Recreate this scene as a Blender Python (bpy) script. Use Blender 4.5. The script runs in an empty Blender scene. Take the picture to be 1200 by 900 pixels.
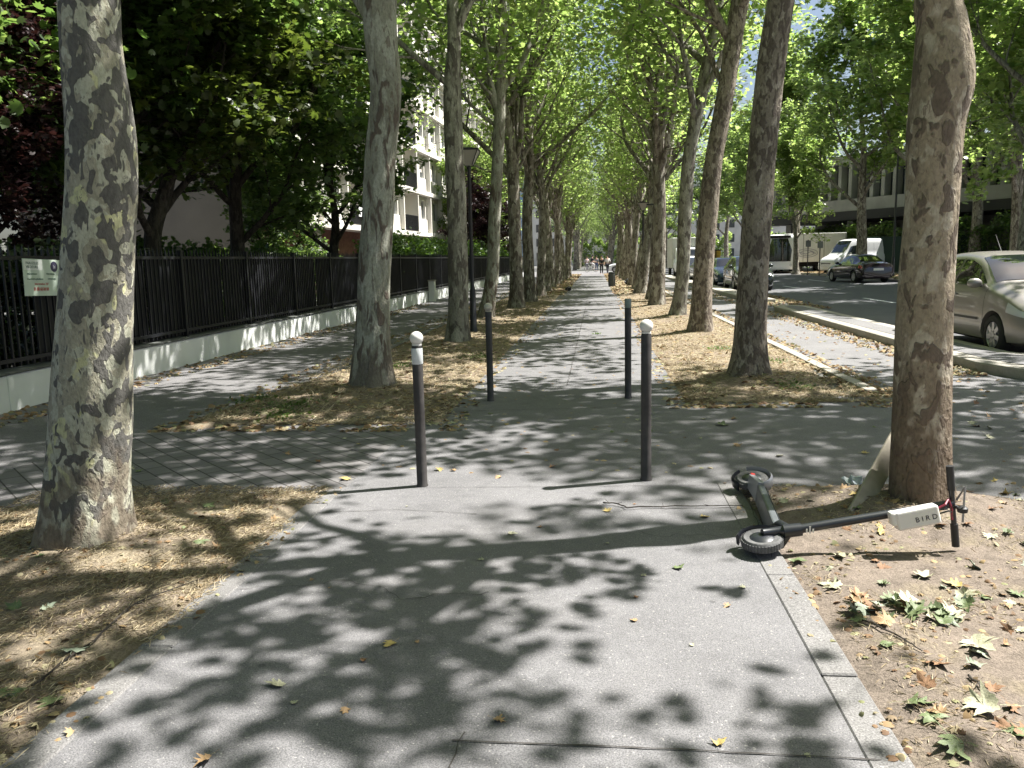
import bpy, bmesh, math, random
import numpy as np
from math import sin, cos, pi, radians, sqrt, atan2
from mathutils import Vector, Matrix, Euler, noise as mnoise

# ------------------------------------------------------------------ camera, sky, sun, exposure
sc = bpy.context.scene
COL = sc.collection
F_PX, CAM_H = 960.0, 1.55
YAW, PITCH, ROLL = radians(5.8994), radians(8.6335), radians(-1.3)
camd = bpy.data.cameras.new('camera')
cam = bpy.data.objects.new('camera', camd); COL.objects.link(cam)
CAM_R = Matrix.Rotation(YAW, 3, 'Z') @ Matrix.Rotation(pi/2-PITCH, 3, 'X') @ Matrix.Rotation(ROLL, 3, 'Z')
cam.matrix_world = Matrix.Translation((0, 0, CAM_H)) @ CAM_R.to_4x4()
camd.sensor_width = 36; camd.lens = 36*F_PX/1200; camd.clip_start = 0.05; camd.clip_end = 3000
sc.camera = cam

SUN_EL = radians(57); SUN_AZ = radians(71)          # azimuth from +Y towards +X
world = bpy.data.worlds.new('World'); sc.world = world; world.use_nodes = True
nt = world.node_tree; bg = nt.nodes['Background']
sky = nt.nodes.new('ShaderNodeTexSky'); sky.sky_type = 'NISHITA'; sky.sun_disc = False
sky.sun_elevation = SUN_EL; sky.sun_rotation = SUN_AZ; sky.air_density = 1.0; sky.dust_density = 3.0
nt.links.new(sky.outputs[0], bg.inputs[0]); bg.inputs[1].default_value = 0.05
sund = bpy.data.lights.new('sun', 'SUN'); sund.energy = 5.0; sund.angle = radians(0.53); sund.color = (1.0, 0.965, 0.915)
sun = bpy.data.objects.new('sun', sund); COL.objects.link(sun)
SUN_DIR = Vector((sin(SUN_AZ)*cos(SUN_EL), cos(SUN_AZ)*cos(SUN_EL), sin(SUN_EL)))
sun.rotation_euler = SUN_DIR.to_track_quat('Z', 'Y').to_euler(); sun.location = (20, 10, 40)
vs = sc.view_settings; vs.view_transform = 'Standard'; vs.look = 'None'; vs.gamma = 1; vs.use_curve_mapping = False
vs.exposure = 1.55
sc.cycles.max_bounces = 7; sc.cycles.diffuse_bounces = 4; sc.cycles.transmission_bounces = 4
sc.cycles.transparent_max_bounces = 6

def at(px, py, z=0.0, Y=None, X=None):
    """point of the place seen at photo pixel (1200x900), on a given horizontal or vertical plane"""
    d = CAM_R @ Vector(((px-600)/F_PX, (450-py)/F_PX, -1))
    if X is not None: t = X/d.x
    elif Y is not None: t = Y/d.y
    else: t = (z-CAM_H)/d.z
    return Vector((d.x*t, d.y*t, CAM_H+d.z*t))

# ------------------------------------------------------------------ helpers
def tag(o, label=None, cat=None, group=None, kind=None):
    if label: o['label'] = label
    if cat: o['category'] = cat
    if group: o['group'] = group
    if kind: o['kind'] = kind
    return o
def empty(name, loc=(0, 0, 0), label=None, cat=None, group=None, rz=0.0):
    o = bpy.data.objects.new(name, None); COL.objects.link(o); o.location = loc; o.rotation_euler = (0, 0, rz)
    o.empty_display_size = 0.2
    return tag(o, label, cat, group)
def obj(name, me, mat=None, parent=None, loc=None, rot=None):
    o = bpy.data.objects.new(name, me); COL.objects.link(o)
    if mat is not None:
        me.materials.clear()
        for m in (mat if isinstance(mat, (list, tuple)) else [mat]): me.materials.append(m)
    if parent: o.parent = parent
    if loc is not None: o.location = loc
    if rot is not None: o.rotation_euler = rot
    return o
def copy_tree(o, parent=None):
    c = o.copy(); COL.objects.link(c)
    if parent: c.parent = parent
    for ch in list(o.children): copy_tree(ch, c)
    return c
def smooth(me, on=True):
    me.polygons.foreach_set('use_smooth', [on]*len(me.polygons)); me.update(); return me

class MB:
    """collects shapes into one mesh"""
    def __init__(s): s.v = []; s.f = []; s.m = []; s.mi = 0
    def add(s, vs_, fs_):
        b = len(s.v); s.v += [tuple(v) for v in vs_]
        for f in fs_: s.f.append(tuple(i+b for i in f)); s.m.append(s.mi)
        return s
    def box(s, x0, x1, y0, y1, z0, z1, M=None):
        vs_ = [Vector(p) for p in ((x0,y0,z0),(x1,y0,z0),(x1,y1,z0),(x0,y1,z0),(x0,y0,z1),(x1,y0,z1),(x1,y1,z1),(x0,y1,z1))]
        if M is not None: vs_ = [M @ v for v in vs_]
        return s.add(vs_, [(0,3,2,1),(4,5,6,7),(0,1,5,4),(1,2,6,5),(2,3,7,6),(3,0,4,7)])
    def prism(s, poly, z0, z1):
        n = len(poly)
        return s.add([(p[0],p[1],z0) for p in poly]+[(p[0],p[1],z1) for p in poly],
                     [tuple(range(n-1,-1,-1)), tuple(range(n,2*n))]+[(i,(i+1)%n,(i+1)%n+n,i+n) for i in range(n)])
    def tube(s, pts, rad, n=10, caps=True, squash=None):
        pts = [Vector(p) for p in pts]
        if not isinstance(rad, (list, tuple)): rad = [rad]*len(pts)
        t0 = (pts[1]-pts[0]).normalized()
        u = t0.orthogonal().normalized()
        vs_ = []
        for i, p in enumerate(pts):
            if i == 0: t = t0
            elif i == len(pts)-1: t = (pts[i]-pts[i-1]).normalized()
            else: t = ((pts[i+1]-pts[i]).normalized()+(pts[i]-pts[i-1]).normalized())
            if t.length < 1e-6: t = t0
            t.normalize(); u = (u-t*u.dot(t)).normalized(); w = t.cross(u)
            for k in range(n):
                a = 2*pi*k/n; vs_.append(p+(u*cos(a)+w*sin(a))*rad[i])
        fs_ = []
        for i in range(len(pts)-1):
            for k in range(n):
                fs_.append((i*n+k, i*n+(k+1)%n, (i+1)*n+(k+1)%n, (i+1)*n+k))
        if caps: fs_ += [tuple(range(n-1,-1,-1)), tuple(range((len(pts)-1)*n, len(pts)*n))]
        return s.add(vs_, fs_)
    def lathe(s, prof, c=(0,0,0), n=24, axis='Z', caps=True):
        """prof: list of (r, h)"""
        vs_ = []; fs_ = []; c = Vector(c)
        for r, h in prof:
            for k in range(n):
                a = 2*pi*k/n
                if axis == 'Z': v = Vector((r*cos(a), r*sin(a), h))
                elif axis == 'X': v = Vector((h, r*cos(a), r*sin(a)))
                else: v = Vector((r*sin(a), h, r*cos(a)))
                vs_.append(c+v)
        for i in range(len(prof)-1):
            for k in range(n): fs_.append((i*n+k, i*n+(k+1)%n, (i+1)*n+(k+1)%n, (i+1)*n+k))
        if caps: fs_ += [tuple(range(n-1,-1,-1)), tuple(range((len(prof)-1)*n, len(prof)*n))]
        return s.add(vs_, fs_)
    def quad(s, a, b, c, d): return s.add([a,b,c,d], [(0,1,2,3)])
    def mesh(s, name):
        me = bpy.data.meshes.new(name); me.from_pydata(s.v, [], s.f); 
        me.polygons.foreach_set('material_index', s.m); me.update(); return me
    def build(s, name, mat, parent=None, sm=False, bevel=0, loc=None, rot=None, segs=2):
        me = s.mesh(name)
        o = obj(name, me, mat, parent, loc, rot)
        if bevel:
            b = bmesh.new(); b.from_mesh(me); bmesh.ops.remove_doubles(b, verts=b.verts, dist=1e-6)
            bmesh.ops.recalc_face_normals(b, faces=b.faces)
            es = [e for e in b.edges if len(e.link_faces) == 2 and e.calc_face_angle(0) > radians(30)]
            bmesh.ops.bevel(b, geom=es, offset=bevel, segments=segs, profile=0.5, affect='EDGES', clamp_overlap=True)
            b.to_mesh(me); b.free()
        if sm: smooth_angle(me, 40)
        return o
def smooth_angle(me, deg):
    b = bmesh.new(); b.from_mesh(me)
    for f in b.faces: f.smooth = True
    for e in b.edges:
        e.smooth = not (len(e.link_faces) != 2 or e.calc_face_angle(0) > radians(deg))
    b.to_mesh(me); b.free(); me.update(); return me

# ------------------------------------------------------------------ materials
def newmat(name):
    m = bpy.data.materials.new(name); m.use_nodes = True; n = m.node_tree
    return m, n, n.nodes['Principled BSDF']
def plain(name, col, rough=0.6, metal=0.0, spec=0.5, var=0.0, scale=8.0, coat=0.0):
    m, n, b = newmat(name)
    b.inputs['Base Color'].default_value = (*col, 1); b.inputs['Roughness'].default_value = rough
    b.inputs['Metallic'].default_value = metal; b.inputs['Specular IOR Level'].default_value = spec
    b.inputs['Coat Weight'].default_value = coat
    if var:
        t = n.nodes.new('ShaderNodeTexCoord'); no = n.nodes.new('ShaderNodeTexNoise'); no.inputs['Scale'].default_value = scale
        no.inputs['Detail'].default_value = 5
        r = n.nodes.new('ShaderNodeValToRGB')
        r.color_ramp.elements[0].position = .3; r.color_ramp.elements[1].position = .7
        r.color_ramp.elements[0].color = (*[c*(1-var) for c in col], 1); r.color_ramp.elements[1].color = (*[min(1, c*(1+var)) for c in col], 1)
        n.links.new(t.outputs['Object'], no.inputs['Vector']); n.links.new(no.outputs['Fac'], r.inputs[0])
        n.links.new(r.outputs[0], b.inputs['Base Color'])
        bu = n.nodes.new('ShaderNodeBump'); bu.inputs['Strength'].default_value = .15; bu.inputs['Distance'].default_value = .01
        n.links.new(no.outputs['Fac'], bu.inputs['Height']); n.links.new(bu.outputs[0], b.inputs['Normal'])
    return m
def nd(n, t, **kw):
    x = n.nodes.new(t)
    for k, v in kw.items():
        if k in x.inputs: x.inputs[k].default_value = v
        else: setattr(x, k, v)
    return x
def ramp(n, src, stops, interp='LINEAR'):
    r = n.nodes.new('ShaderNodeValToRGB'); cr = r.color_ramp; cr.interpolation = interp
    while len(cr.elements) < len(stops): cr.elements.new(.5)
    for e, (p, c) in zip(cr.elements, stops):
        e.position = p; e.color = (*c, 1) if isinstance(c, (tuple, list)) else (c, c, c, 1)
    n.links.new(src, r.inputs[0]); return r.outputs[0]
def mix(n, fac, a, b, mode='MIX'):
    x = n.nodes.new('ShaderNodeMix'); x.data_type = 'RGBA'; x.blend_type = mode
    for sock, v in ((x.inputs[0], fac), (x.inputs[6], a), (x.inputs[7], b)):
        if isinstance(v, bpy.types.NodeSocket): n.links.new(v, sock)
        elif isinstance(v, (tuple, list)): sock.default_value = (*v, 1)
        else: sock.default_value = v
    return x.outputs[2]
def noise_tex(n, co, scale, detail=4, rough=.55, off=None, stretch=None, dist=0.0):
    if off or stretch:
        mp = nd(n, 'ShaderNodeMapping'); 
        if off: mp.inputs['Location'].default_value = off
        if stretch: mp.inputs['Scale'].default_value = stretch
        n.links.new(co, mp.inputs[0]); co = mp.outputs[0]
    t = nd(n, 'ShaderNodeTexNoise'); t.inputs['Scale'].default_value = scale; t.inputs['Detail'].default_value = detail
    t.inputs['Roughness'].default_value = rough; t.inputs['Distortion'].default_value = dist
    n.links.new(co, t.inputs['Vector']); return t.outputs['Fac']
def bump(n, b, h, strength=.5, dist=.01):
    u = nd(n, 'ShaderNodeBump'); u.inputs['Strength'].default_value = strength; u.inputs['Distance'].default_value = dist
    n.links.new(h, u.inputs['Height']); n.links.new(u.outputs[0], b.inputs['Normal'])

def asphalt(name, col, mott=.14, speck=.5, fine=260.0):
    m, n, b = newmat(name); co = n.nodes.new('ShaderNodeTexCoord').outputs['Object']
    big = noise_tex(n, co, 1.3, 6, .6); mid = noise_tex(n, co, 14, 5, .7, off=(3, 7, 1)); fn = noise_tex(n, co, fine, 2, .7)
    fl = noise_tex(n, co, fine*.45, 1, .5, off=(9, 2, 4))
    c0 = ramp(n, big, [(.3, tuple(c*(1-mott) for c in col)), (.7, tuple(c*(1+mott) for c in col))])
    c1 = mix(n, ramp(n, mid, [(.4, 0.0), (.72, .35)]), c0, tuple(c*.7 for c in col))
    c2 = mix(n, speck, c1, ramp(n, fn, [(.36, .35), (.5, 1.0), (.66, 1.65)]), 'MULTIPLY')
    c3 = mix(n, ramp(n, fl, [(.70, 0.0), (.74, .6)]), c2, (.42, .40, .38))
    st = noise_tex(n, co, 3.3, 7, .72, off=(11, 5, 2)); c3 = mix(n, ramp(n, st, [(.56, 0.0), (.66, .38)]), c3, tuple(c*.55 for c in col))
    vo = nd(n, 'ShaderNodeTexVoronoi'); vo.inputs['Scale'].default_value = 2.6; vo.inputs['Randomness'].default_value = 1; n.links.new(co, vo.inputs['Vector'])
    c3 = mix(n, ramp(n, vo.outputs['Distance'], [(.035, .55), (.05, 0.0)]), c3, tuple(c*.42 for c in col))
    dust = noise_tex(n, co, .55, 4, .6, off=(1, 8, 2)); c3 = mix(n, ramp(n, dust, [(.5, 0.0), (.72, .22)]), c3, tuple(min(1, c*1.35) for c in (col[0]*1.04, col[1], col[2]*.92)))
    n.links.new(c3, b.inputs['Base Color']); b.inputs['Roughness'].default_value = .85; b.inputs['Specular IOR Level'].default_value = .3
    bump(n, b, fn, .5, .002)
    return m
def bark(name, base, pale, dark, yellow=None, scale=6.0, dth=.52, pth=.55, soft=.012, stretch=.55, off=(0, 0, 0), lower=None, rough_bump=.5, side=0.0):
    """patchy plane-tree bark: base, pale flaked islands, old dark plates"""
    m, n, b = newmat(name); co = n.nodes.new('ShaderNodeTexCoord').outputs['Object']
    s = (1, 1, stretch)
    def o(a, c, d): return (a+off[0], c+off[1], d+off[2])
    n1 = noise_tex(n, co, scale, 2.5, .5, off=o(1, 2, 3), stretch=s, dist=.35)
    n2 = noise_tex(n, co, scale*1.35, 2.2, .5, off=o(7, 4, 9), stretch=s, dist=.5)
    n3 = noise_tex(n, co, scale*.8, 2, .5, off=o(3, 8, 5), stretch=s, dist=.4)
    fine = noise_tex(n, co, 45, 6, .65, stretch=(1, 1, .6)); big = noise_tex(n, co, 1.6, 3, .5, off=o(2, 2, 2))
    c = mix(n, ramp(n, big, [(.35, 0.0), (.65, 1.0)]), base, tuple(x*.82 for x in base))
    pf = ramp(n, n1, [(pth-soft, 0.0), (pth+soft, 1.0)])
    c = mix(n, pf, c, pale)
    if yellow:
        yf = ramp(n, n3, [(.63, 0.0), (.65, 1.0)]); c = mix(n, yf, c, yellow)
    # dark plates, more of them on some sides
    sm = nd(n, 'ShaderNodeMath', operation='ADD'); n.links.new(n2, sm.inputs[0])
    bf = ramp(n, big, [(.3, 0.0), (.7, .12)]); n.links.new(bf, sm.inputs[1])
    sxx = n.nodes.new('ShaderNodeSeparateXYZ'); n.links.new(co, sxx.inputs[0]); sm2 = nd(n, 'ShaderNodeMath', operation='MULTIPLY_ADD')
    n.links.new(sxx.outputs['X'], sm2.inputs[0]); sm2.inputs[1].default_value = side; n.links.new(sm.outputs[0], sm2.inputs[2]); sm = sm2
    df = ramp(n, sm.outputs[0], [(dth+.06-soft, 0.0), (dth+.06+soft, 1.0)])
    n4 = noise_tex(n, co, scale*3.2, 3, .6, off=o(5, 5, 1), stretch=(1, 1, stretch*.8), dist=.6)
    c = mix(n, ramp(n, n4, [(.60, 0.0), (.625, .75)]), c, tuple(x*1.25 for x in dark))
    c = mix(n, ramp(n, n4, [(.355, .55), (.375, 0.0)]), c, pale)
    c = mix(n, df, c, dark)
    if lower:                      # rougher, older brown bark on the butt of the stem, with a ragged upper limit
        sx = n.nodes.new('ShaderNodeSeparateXYZ'); n.links.new(co, sx.inputs[0])
        a1 = nd(n, 'ShaderNodeMath', operation='MULTIPLY_ADD'); n.links.new(n1, a1.inputs[0]); a1.inputs[1].default_value = 1.6
        n.links.new(sx.outputs['Z'], a1.inputs[2])
        a2 = nd(n, 'ShaderNodeMath', operation='MULTIPLY'); n.links.new(a1.outputs[0], a2.inputs[0]); a2.inputs[1].default_value = .25
        lf = ramp(n, a2.outputs[0], [(lower[1]/4, .85), (lower[1]/4+.09, 0.0)]); c = mix(n, lf, c, lower[0])
    c = mix(n, .75, c, ramp(n, fine, [(.3, .6), (.5, 1.0), (.75, 1.35)]), 'MULTIPLY')
    n.links.new(c, b.inputs['Base Color']); b.inputs['Roughness'].default_value = .85; b.inputs['Specular IOR Level'].default_value = .25
    h2 = nd(n, 'ShaderNodeMath', operation='MULTIPLY_ADD'); n.links.new(n4, h2.inputs[0]); h2.inputs[1].default_value = 1.2; n.links.new(fine, h2.inputs[2])
    hh = nd(n, 'ShaderNodeMath', operation='MULTIPLY_ADD'); n.links.new(df, hh.inputs[0]); hh.inputs[1].default_value = .7; n.links.new(h2.outputs[0], hh.inputs[2])
    bump(n, b, hh.outputs[0], min(1, rough_bump*1.5), .012)
    return m
def leafmat(name, cols, trans, tw=.5, rough=.42):
    """leaf: diffuse+gloss mixed with light let through; each leaf a little different"""
    m, n, b = newmat(name); out = n.nodes['Material Output']
    g = n.nodes.new('ShaderNodeNewGeometry'); oi = n.nodes.new('ShaderNodeObjectInfo')
    c = ramp(n, g.outputs['Random Per Island'], [(i/(len(cols)-1), cc) for i, cc in enumerate(cols)])
    n.links.new(c, b.inputs['Base Color']); b.inputs['Roughness'].default_value = rough; b.inputs['Specular IOR Level'].default_value = .55
    tr = n.nodes.new('ShaderNodeBsdfTranslucent')
    tc = mix(n, ramp(n, g.outputs['Random Per Island'], [(0, 0.0), (1, 1.0)]), trans[0], trans[1]); n.links.new(tc, tr.inputs[0])
    mx = n.nodes.new('ShaderNodeMixShader'); mx.inputs[0].default_value = tw
    n.links.new(b.outputs[0], mx.inputs[1]); n.links.new(tr.outputs[0], mx.inputs[2]); n.links.new(mx.outputs[0], out.inputs[0])
    return m
def littermat(name, cols, tw=.25):
    m, n, b = newmat(name); out = n.nodes['Material Output']
    g = n.nodes.new('ShaderNodeNewGeometry')
    c = ramp(n, g.outputs['Random Per Island'], [(i/(len(cols)-1), cc) for i, cc in enumerate(cols)])
    n.links.new(c, b.inputs['Base Color']); b.inputs['Roughness'].default_value = .7; b.inputs['Specular IOR Level'].default_value = .3
    tr = n.nodes.new('ShaderNodeBsdfTranslucent'); n.links.new(c, tr.inputs[0])
    mx = n.nodes.new('ShaderNodeMixShader'); mx.inputs[0].default_value = tw
    n.links.new(b.outputs[0], mx.inputs[1]); n.links.new(tr.outputs[0], mx.inputs[2]); n.links.new(mx.outputs[0], out.inputs[0])
    return m
def glassmat(name, col=(.02, .03, .03), rough=.04):
    m, n, b = newmat(name); b.inputs['Base Color'].default_value = (*col, 1); b.inputs['Roughness'].default_value = rough
    b.inputs['Specular IOR Level'].default_value = .8; b.inputs['Coat Weight'].default_value = .6; b.inputs['Coat Roughness'].default_value = .02
    return m

M_PATH = asphalt('path_asphalt', (.155, .152, .156), .14, .6, 190)
M_SIDE = asphalt('side_asphalt', (.16, .156, .158), .14, .6, 140)
M_ROAD = asphalt('road_asphalt', (.115, .117, .122), .12, .5, 110)
M_LANE = asphalt('lane_asphalt', (.168, .165, .168), .12, .6, 130)
M_KERB = asphalt('kerb_concrete', (.170, .165, .162), .18, .6, 150)
M_PALEKERB = asphalt('pale_kerb', (.33, .31, .27), .15, .3, 160)
M_JOINT = plain('joint_dirt', (.05, .045, .04), .95)

def setts_mat():
    m, n, b = newmat('setts'); co = n.nodes.new('ShaderNodeTexCoord').outputs['Object']
    mp = nd(n, 'ShaderNodeMapping'); mp.inputs['Rotation'].default_value = (0, 0, radians(44)); n.links.new(co, mp.inputs[0])
    br = nd(n, 'ShaderNodeTexBrick'); n.links.new(mp.outputs[0], br.inputs['Vector'])
    br.inputs['Scale'].default_value = 1; br.inputs['Brick Width'].default_value = .24; br.inputs['Row Height'].default_value = .15
    br.inputs['Mortar Size'].default_value = .007; br.inputs['Mortar Smooth'].default_value = .35; br.inputs['Bias'].default_value = 0
    br.inputs['Color1'].default_value = (.15, .142, .145, 1); br.inputs['Color2'].default_value = (.19, .18, .18, 1); br.inputs['Mortar'].default_value = (.035, .033, .03, 1)
    fn = noise_tex(n, co, 150, 3, .7); big = noise_tex(n, co, 2, 5, .6)
    c = mix(n, .35, br.outputs['Color'], ramp(n, fn, [(.36, .4), (.5, 1.0), (.66, 1.5)]), 'MULTIPLY')
    c = mix(n, ramp(n, big, [(.35, .0), (.7, .35)]), c, (.10, .095, .09))
    n.links.new(c, b.inputs['Base Color']); b.inputs['Roughness'].default_value = .85
    h = nd(n, 'ShaderNodeMath', operation='SUBTRACT'); h.inputs[0].default_value = 1; n.links.new(br.outputs['Fac'], h.inputs[1])
    bump(n, b, h.outputs[0], .6, .006)
    return m
M_SETTS = setts_mat()
def soil_mat(name, bare, straw, amt):
    m, n, b = newmat(name); co = n.nodes.new('ShaderNodeTexCoord').outputs['Object']
    big = noise_tex(n, co, 1.7, 6, .65); mid = noise_tex(n, co, 11, 6, .7, off=(4, 1, 2)); fn = noise_tex(n, co, 90, 4, .75)
    st = noise_tex(n, co, 60, 3, .7, stretch=(1, .25, 1), off=(2, 2, 2))
    c = ramp(n, mid, [(.3, tuple(x*.62 for x in bare)), (.5, bare), (.75, tuple(min(1, x*1.25) for x in bare))])
    c = mix(n, ramp(n, big, [(.5-amt, 0.0), (.62-amt*.5, .8)]), c, mix(n, ramp(n, st, [(.4, 0.0), (.6, 1.0)]), tuple(x*.6 for x in straw), straw))
    c = mix(n, .6, c, ramp(n, fn, [(.34, .4), (.5, 1.0), (.68, 1.5)]), 'MULTIPLY')
    n.links.new(c, b.inputs['Base Color']); b.inputs['Roughness'].default_value = .95; b.inputs['Specular IOR Level'].default_value = .15
    hh = nd(n, 'ShaderNodeMath', operation='ADD'); n.links.new(fn, hh.inputs[0]); n.links.new(mid, hh.inputs[1])
    bump(n, b, hh.outputs[0], .9, .012)
    return m
M_SOIL_L = soil_mat('soil_left', (.20, .162, .125), (.31, .26, .18), .08)
M_SOIL_R = soil_mat('soil_right', (.20, .165, .135), (.27, .225, .16), -.04)
M_SOIL_F = soil_mat('soil_far', (.20, .16, .12), (.30, .25, .17), .06)

LEAF_COLS = [(.044, .070, .026), (.06, .092, .03), (.078, .108, .036), (.085, .112, .04), (.10, .112, .04)]
M_LEAF = leafmat('plane_leaf', LEAF_COLS, ((.28, .44, .10), (.54, .68, .20)), .58, .36)
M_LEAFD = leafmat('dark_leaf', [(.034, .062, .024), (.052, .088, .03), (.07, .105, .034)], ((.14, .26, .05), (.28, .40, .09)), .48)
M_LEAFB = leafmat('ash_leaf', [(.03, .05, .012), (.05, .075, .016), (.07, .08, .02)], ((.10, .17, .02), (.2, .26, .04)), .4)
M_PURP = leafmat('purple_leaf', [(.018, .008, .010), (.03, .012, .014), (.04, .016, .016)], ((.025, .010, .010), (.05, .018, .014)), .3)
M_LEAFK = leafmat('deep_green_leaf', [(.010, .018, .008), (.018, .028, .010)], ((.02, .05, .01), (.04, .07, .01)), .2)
M_HEDGE = leafmat('hedge_leaf', [(.03, .06, .015), (.05, .10, .02), (.06, .12, .03)], ((.10, .2, .02), (.2, .34, .05)), .4)

# ------------------------------------------------------------------ the ground
def sheet(name, poly, z, mat):
    me = bpy.data.meshes.new(name); me.from_pydata([(x, y, z) for x, y in poly], [], [tuple(range(len(poly)))]); me.update()
    if me.polygons[0].normal.z < 0: me.flip_normals()
    return tag(obj(name, me, mat), kind='structure')
M_GROUND = asphalt('ground', (.15, .15, .14), .2, .3, 40)
sheet('ground', [(-600, -600), (600, -600), (600, 900), (-600, 900)], -.02, M_GROUND)
def strip_soil(name, poly, mat, cell=.09, amp=.022, trees=(), seed=0, crown=.02):
    """gridded planting soil, clipped to poly (convex), with lumps and a mound at each trunk"""
    xs = [p[0] for p in poly]; ys = [p[1] for p in poly]
    x0, x1, y0, y1 = min(xs), max(xs), min(ys), max(ys)
    nx = max(2, int((x1-x0)/cell)); 
    ylist = []; y = y0
    while y < y1:
        ylist.append(y); y += cell*max(1.0, y/7.0)
    ylist.append(y1)
    V = []; Fc = []
    def span(y):
        c = []
        for i in range(len(poly)):
            a, b_ = poly[i], poly[(i+1) % len(poly)]
            if (a[1]-y)*(b_[1]-y) <= 0 and abs(a[1]-b_[1]) > 1e-9: c.append(a[0]+(b_[0]-a[0])*(y-a[1])/(b_[1]-a[1]))
        return (min(c), max(c)) if c else (x0, x1)
    for y in ylist:
        a, b_ = span(min(max(y, y0+1e-4), y1-1e-4))
        for i in range(nx+1):
            x = a+(b_-a)*i/nx; d = min(x-a, b_-x, y-y0, y1-y)
            e = min(1, max(0, d/.18))
            h = crown*e + amp*e*(mnoise.noise((x*2.2, y*2.2, seed))+.5*mnoise.noise((x*7, y*7, seed+3)))
            for tx, ty, tr in trees:
                r = sqrt((x-tx)**2+(y-ty)**2); h += .07*math.exp(-(max(0, r-tr)/.28)**2)*e
            V.append((x, y, h-.006))
    for j in range(len(ylist)-1):
        for i in range(nx): k = j*(nx+1)+i; Fc.append((k, k+1, k+nx+2, k+nx+1))
    me = bpy.data.meshes.new(name); me.from_pydata(V, [], Fc); me.update(); smooth(me)
    return tag(obj(name, me, mat), kind='structure')
GX = 1.6
XL, XR = -1.88, .95
sheet('pavement_by_fence', [(-6.5, -8), (-3.95, -8), (-3.95, 5.0), (-4.2, 7.1), (-3.9, 9.5), (-3.7, 12), (-3.7, 82), (-6.5, 82)], -.004, M_SIDE)
sheet('paved_crossing', [(-4.6, 3.9), (-3.9, 4.8), (-1.70, 5.34), (-1.70, 8.1), (-2.66, 8.0), (-4.25, 7.2), (-4.6, 7.2)], .0, M_SETTS)
sheet('promenade', [(-1.74, -8), (.82, -8), (.82, 5.55), (2.9, 5.1), (4.0, 4.9), (4.0, 9.3), (2.6, 9.1), (.95, 8.62), (.95, 81), (-1.5, 81), (-1.5, 8.1), (-1.74, 8.1)], .004, M_PATH)
sheet('cycle_lane', [(2.95, -8), (4.9, -8), (4.9, 82), (3.0, 82)], -.008, M_LANE)
sheet('road', [(4.9, -30), (15.2, -30), (15.2, 260), (4.9, 260)], -.012, M_ROAD)
sheet('cross_street', [(-80, 81), (4.9, 81), (4.9, 96), (-80, 96)], -.006, M_LANE)
sheet('far_pavement', [(15.2, -30), (40, -30), (40, 120), (15.2, 120)], -.016, M_SIDE)
# kerb strips flush along the near path
def kerb_run(name, x0, x1, y0, y1, ztop, mat, seg=1.0, seed=1, z0=-.1):
    rr = random.Random(seed); mb = MB(); y = y0
    while y < y1-.05:
        l = min(seg*(.92+.16*rr.random()), y1-y)
        mb.box(x0+rr.uniform(-.0015, .0015), x1+rr.uniform(-.0015, .0015), y+.004, y+l-.004, z0, ztop+rr.uniform(-.003, .003)); y += l
    return tag(mb.build(name, mat, bevel=.006, segs=1), kind='structure')
kerb_run('kerb_edging', -1.885, -1.7415, -2, 5.36, .007, M_KERB, 1.0, 3)
kerb_run('kerb_edging', .8215, .955, -2, 5.56, .007, M_KERB, 1.0, 4)
kerb_run('kerb_edging', 2.98, 3.12, 9.3, 80, .035, M_PALEKERB, 1.0, 5)
kerb_run('kerb_edging', -4.02, -3.90, -2, 4.7, .02, M_KERB, 1.0, 6)
kerb_run('kerb_edging', -3.78, -3.66, 12.2, 80, .03, M_KERB, 1.0, 7)
# joints and cracks
def crack(name, pts, w=.006, z=.0085, seed=0, wob=.006):
    rr = random.Random(seed); P = []
    for a, b_ in zip(pts[:-1], pts[1:]):
        n_ = max(2, int((Vector(b_)-Vector(a)).length/.05))
        for i in range(n_): P.append(Vector(a).lerp(Vector(b_), i/n_))
    P.append(Vector(pts[-1])); V = []; Fc = []
    for i, p in enumerate(P):
        t = (P[min(i+1, len(P)-1)]-P[max(i-1, 0)]).normalized(); nn = Vector((-t.y, t.x)); ww = w*rr.uniform(.35, 1.0)
        p = p+nn*rr.uniform(-wob, wob); V += [(p.x-nn.x*ww/2, p.y-nn.y*ww/2, z), (p.x+nn.x*ww/2, p.y+nn.y*ww/2, z)]
    for i in range(len(P)-1): Fc.append((2*i, 2*i+1, 2*i+3, 2*i+2))
    me = bpy.data.meshes.new(name); me.from_pydata(V, [], Fc); me.update()
    return tag(obj(name, me, M_JOINT), kind='structure')
def g2(px, py): p = at(px, py); return (p.x, p.y)
crack('path_joint', [g2(530, 870), g2(780, 880), g2(1032, 893)], .008, wob=.002)
crack('path_joint', [g2(543, 860), g2(528, 900), (g2(528, 900)[0]-.02, 1.4)], .006, seed=2)
crack('path_joint', [g2(372, 602), g2(470, 598), g2(560, 604)], .006, seed=5)
crack('path_joint', [g2(690, 593), g2(780, 597), g2(860, 596)], .006, seed=6, wob=.012)
crack('path_joint', [g2(855, 560), g2(870, 572), g2(905, 655)], .006, seed=8)
crack('path_crack', [(-1.73, 3.6), (-1.2, 3.75), (-.9, 3.55), (-.5, 3.62)], .005, seed=21, wob=.03)
crack('path_crack', [(.82, 4.35), (.55, 4.5), (.35, 4.42), (.1, 4.7)], .004, seed=22, wob=.03)
crack('path_joint', [(-1.7, 5.37), (.82, 5.5)], .006, seed=9, wob=.002)
crack('path_joint', [(-1.5, 8.25), (.95, 8.55)], .010, seed=10, wob=.002)
crack('path_joint', [(-.35, 10.0), (-.3, 26.0)], .010, seed=11, wob=.01)
NEAR_T = [(-2.84, 4.12, .27), (1.95, 4.99, .22)]
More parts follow.
